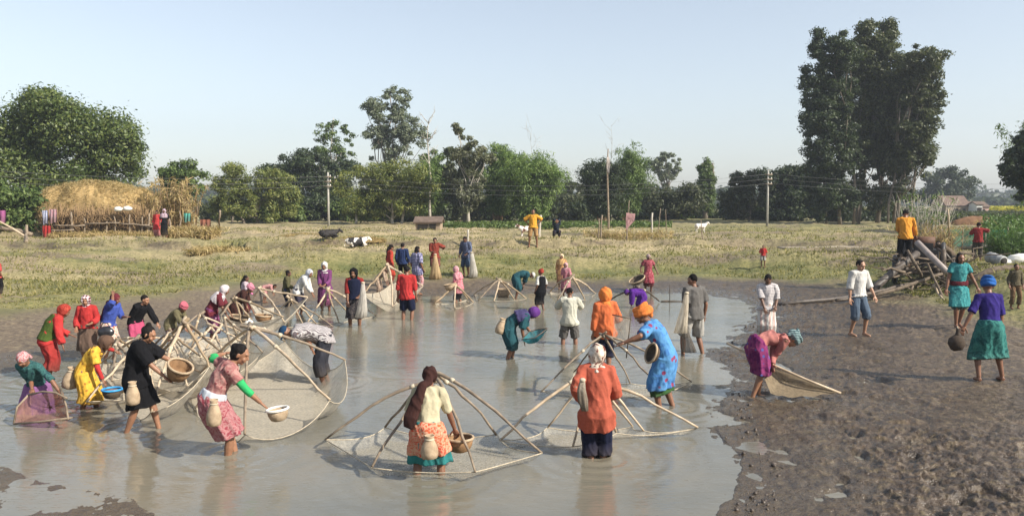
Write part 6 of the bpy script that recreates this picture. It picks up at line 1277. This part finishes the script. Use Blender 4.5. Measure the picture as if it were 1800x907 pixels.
for x, y in ((-.68, -.3), (.68, -.3)): wheel(pe, (x, y, .38), .36, .06, 'cart_wheel', 5)
m = MB(); m.tube([(-.3, .2, 1.0), (-.5, .5, .9), (-.7, .3, .6)], .035, 6); m.tube([(.1, -.2, 1.0), (.4, -.4, 1.1), (.5, -.6, .8)], .03, 6); m.build('fuel_hose', m_hosed, pe)
log('thick pale grey pipe slanting down to the right from the pump', [W(1612, 426, 26.0), W(1630, 444, 25.6), W(1666, 480, 24.8)], .10, m_pvc, 'outlet_pipe', 'pipe', n=14, tip=1)
log('thick dark suction hose running from the pump down left into the mud', [W(1612, 446, 27.2), W(1590, 462, 26.8), W(1556, 490, 26), ground(1528, 520, .12)], .12, m_hosed, 'suction_hose', 'hose', n=12, tip=1)
log('thin dark hose lying over the mud from the pump to the pond', [ground(x, y, .05) for x, y in ((1560, 512), (1500, 524), (1450, 530), (1400, 534), (1366, 537))], .06, m_hosed, 'hose', 'hose', n=8, tip=1)
log('long pale log crossing in front of the pump', [ground(1530, 528, .12), W(1580, 508, 25.0), W(1655, 481, 25.6)], .06, m_oldwood, 'log', 'log', 'logs round the pump')
log('dark log on the mud left of the pump', [ground(1470, 534, .1), ground(1530, 524, .15), W(1600, 498, 26)], .06, m_poledark, 'log', 'log', 'logs round the pump')
log('forked upright prop leaning on the pump frame', [ground(1660, 520, -.1), W(1642, 490, 25.4), W(1630, 462, 25.6)], .045, m_oldwood, 'prop', 'log', 'logs round the pump')
log('leaning plank propped against the pump at the left', [ground(1628, 500, 0), W(1616, 476, 26.2), W(1594, 440, 26.8)], .06, m_oldwood, 'prop', 'log', 'logs round the pump')
log('short upright post beside the slanting pipe', [ground(1657, 500, -.1), W(1656, 470, 26.4), W(1658, 440, 26.6)], .10, m_poledark, 'prop', 'log', 'logs round the pump')
log('thin splintered stick hanging below the log at the pump', [W(1640, 500, 25.2), W(1650, 518, 25.0), ground(1660, 528, 0)], .04, m_bamboo, 'log', 'log', 'logs round the pump')
log('long pale hose lying along the left part of the upper bank', [np.array([W(x, 430, 37.4)[0], 37.4 + dy, max(hgtf(W(x + q, 430, 37.4)[0], 37.4 + dy) for q in (-8, -4, 0, 4, 8)) + .05]) for x, dy in ((1368, .1), (1400, 0), (1430, -.2), (1460, 0), (1500, .2), (1540, -.1), (1590, -.5))], .062, m_hose, 'hose', 'hose', n=10, tip=1)
log('thick pale hose on the bank behind the boy in the red shirt', [ground(x, y, .10 + .06, False) for x, y in ((1688, 441), (1720, 442), (1750, 444), (1790, 450), (1850, 458))], .12, m_hose, 'hose', 'hose', n=10, tip=1)
log('weathered trunk lying in the grass right of the turquoise dress', [ground(1702, 494, .12), ground(1740, 487, .14), ground(1800, 478, .14), ground(1860, 474, .1)], .12, m_oldwood, 'log', 'log', 'logs round the pump')
o = empty('metal_drum', ground(1752, 462), 0, 'grey metal drum lying on its side on the grass at the right', 'drum'); m = MB(); A_ = W(1738, 452, ground(1752, 462)[1]) - np.array(o.location); B_ = W(1764, 460, ground(1752, 462)[1] - .6) - np.array(o.location)
dv = nrm(B_ - A_); P = [A_ + (B_ - A_) * q for q in (0, .02, .3, .32, .34, .66, .68, .70, .98, 1)]; m.tube(P, [.19, .2, .2, .212, .2, .2, .212, .2, .2, .19], 18); m_zinc = mat_noise('zinc', (.20, .20, .20), (.34, .34, .33), 6, .45, .5); m.build('shell', m_zinc, o); m = MB(); m.tube([B_ + dv * .002, B_ + dv * .012], .15, 16); m.build('opening', m_openshade, o)  # flat dark disc stands in for the shade inside the drum
o = empty('white_sack', ground(1792, 464), 0, 'crumpled white sack on the grass at the right edge', 'sack'); m = MB(); m.ell((0, 0, .15), X3, (.42, .25, .2), 16, 12, lambda d: 1 + .15 * math.sin(d[0] * 7 + d[1] * 6) + .08 * math.sin(d[2] * 13)); m.ell((-.5, .05, .06), X3, (.35, .22, .1), 12, 8, lambda d: 1 + .15 * math.sin(d[0] * 9)); m.build('sack_body', m_plw, o); m = MB(); m.tube([(.38, 0, .2), (.5, .02, .26)], [.05, .09], 8); m.build('tied_end', m_plw, o)
gn = MB(); V = []; 
a0, a1 = W(1655, 404, 36), W(1770, 404, 37); n = 24
gn.V = [tuple(a0 + (a1 - a0) * (i / n) + np.array([0, .08 * math.sin(i), 0 - j * .75])) for i in range(n + 1) for j in (0, 1)]; gn.F = [(2 * i, 2 * i + 1, 2 * i + 3, 2 * i + 2) for i in range(n)]
o = empty('green_net_fence', (a0[0], 36, a0[2] - .75), 0, 'low green netting fence behind the boy in the red shirt', 'fence'); gn.V = [tuple(np.array(v) - np.array(o.location)) for v in gn.V]; gn.build('net', netting('green_netting', (.03, .16, .11), .62), o)
for i in (0, 8, 16, 24): q = np.array(gn.V[2 * i]); m = MB(); m.tube([q - [0, 0, .95], q + [0, 0, .12]], .03, 6); m.build('post', m_polegrey, o)
log('tall pale stake behind the crouching man at the pump', [ground(1667, 446), W(1668, 400, 30), W(1667, 368, 30)], .04, m_bamboo, 'stake', 'stake')
bp = ground(1640, 508); br = empty('branch_pile', bp, 0, 'dark tangle of rough branches heaped round the foot of the pump', 'branches'); rs = np.random.RandomState(66)
for k in range(34):
    a = W(rs.uniform(1560, 1700), rs.uniform(455, 520), rs.uniform(25.4, 27.4)); L = rs.uniform(.6, 2.2); th = rs.uniform(-1, 1) * .9 + (math.pi if rs.rand() < .5 else 0); e = a + np.array([math.cos(th) * L, rs.normal() * .5, rs.uniform(-.1, .45) * L])
    for q in (a, e): q[2] = max(q[2], hgt(q[0], q[1]) + .03)
    m = MB(); r0 = rs.uniform(.015, .055); m.tube([q - bp for q in limb_path(a, e, rs, 6, .05)], [r0, r0 * .95, r0 * .85, r0 * .7, r0 * .5, r0 * .3], 6); m.build('branch', m_oldwood if rs.rand() < .75 else m_poledark, br)
# thin sticks standing in the water, floating stick
log('thin upright stick standing in the water beside a floating branch', [G(1177, 534, -.1), G(1177, 534, 0) + (0, 0, .25), G(1177, 534, 0) + (0, 0, .62)], .012, m_poledark, 'stick', 'stick')
log('dark branch floating on the water near the upright stick', [G(1162, 530, .01), G(1180, 529, .02), G(1206, 530, .01)], .03, m_poledark, 'floating_branch', 'branch')
# litter of pale sticks, clods and stones
rs = np.random.RandomState(55); m = MB()
for k in range(300):
    if rs.rand() < .65: px, py = rs.uniform(-20, 480), rs.uniform(446, 640)
    else: px, py = rs.uniform(450, 1500), rs.uniform(440, 508)
    p = ground(px, py, .012)
    if float(pdist(POND, np.array([p[0]]), np.array([p[1]]))[0]) > -.4: continue
    L = rs.uniform(.04, .34) * rs.rand() + .03; a = rs.uniform(-.5, .5) + (math.pi if rs.rand() < .5 else 0); e = p + np.array([math.cos(a) * L, math.sin(a) * L * .8, rs.uniform(0, .04)]); m.tube([p, (p + e) / 2 + (0, 0, .015), e], [.013, .016, .008], 4)
tag(m.build('stick_litter', m_barkpale), 'pale broken sticks and bits lying on the mud and the slope', kind='stuff')
m = MB(); rs = np.random.RandomState(56)
for k in range(2300):
    px, py = rs.uniform(1240, 1840), 500 + 420 * rs.rand() ** .8
    p = G(px, py, .05); p[2] = 0
    if float(pdist(POND, np.array([p[0]]), np.array([p[1]]))[0]) > .5: continue
    p[2] = hgtf(p[0], p[1]); r = .010 + .038 * rs.rand() ** 3.5; 
    if p[2] < .012: continue
    ax = [nrm(rs.normal(size=3))]; ax.append(nrm(np.cross(ax[0], rs.normal(size=3)))); ax.append(np.cross(ax[0], ax[1])); m.ell(p, ax, (r, r * rs.uniform(.5, 1), r * rs.uniform(.3, .8)), 6, 4, lambda d: 1 + .25 * math.sin(d[0] * 9 + k) )
tag(m.build('mud_clods', mat_noise('wet_clod', (.030, .022, .017), (.10, .075, .055), 9, .5, .5, .5, .01)), 'wet clods of churned mud', kind='stuff')
flush_people()
# pond surface: a fine sheet with faint rings round every pair of legs
rows = [CAMZ * FPX / q for q in np.arange(640, 150, -1.6)] + [29, 31, 33]; cols_ = np.concatenate([[-1.6, -1.2, -.9], np.arange(-.70, .7001, .0022), [.9]])
D, S = np.meshgrid(np.array(rows), cols_, indexing='ij'); XX = S * D; YY = D; Z = np.zeros_like(XX)
for (bx, by, bs) in LEGS:
    r_ = np.hypot(XX - bx, YY - by) / bs; k_ = r_ < 2.4; Z[k_] += (.009 * np.exp(-r_[k_] / .55) * np.sin(r_[k_] * 26 + bx * 9) * sm(2.4, 1.0, r_[k_]))
Z += .003 * (fb2(XX * 2.0, YY * 3.2, 2, 301) - .5) * 1.5
nr, nc = XX.shape; idx = np.arange(nr * nc).reshape(nr, nc); F = np.stack([idx[:-1, :-1], idx[:-1, 1:], idx[1:, 1:], idx[1:, :-1]], -1).reshape(-1, 4)
ow = bpy.data.objects['pond_water']; old = ow.data; ow.data = np_mesh('pond_water', np.stack([XX, YY, Z], -1).reshape(-1, 3), F); ow.data.materials.append(m_water); bpy.data.meshes.remove(old)
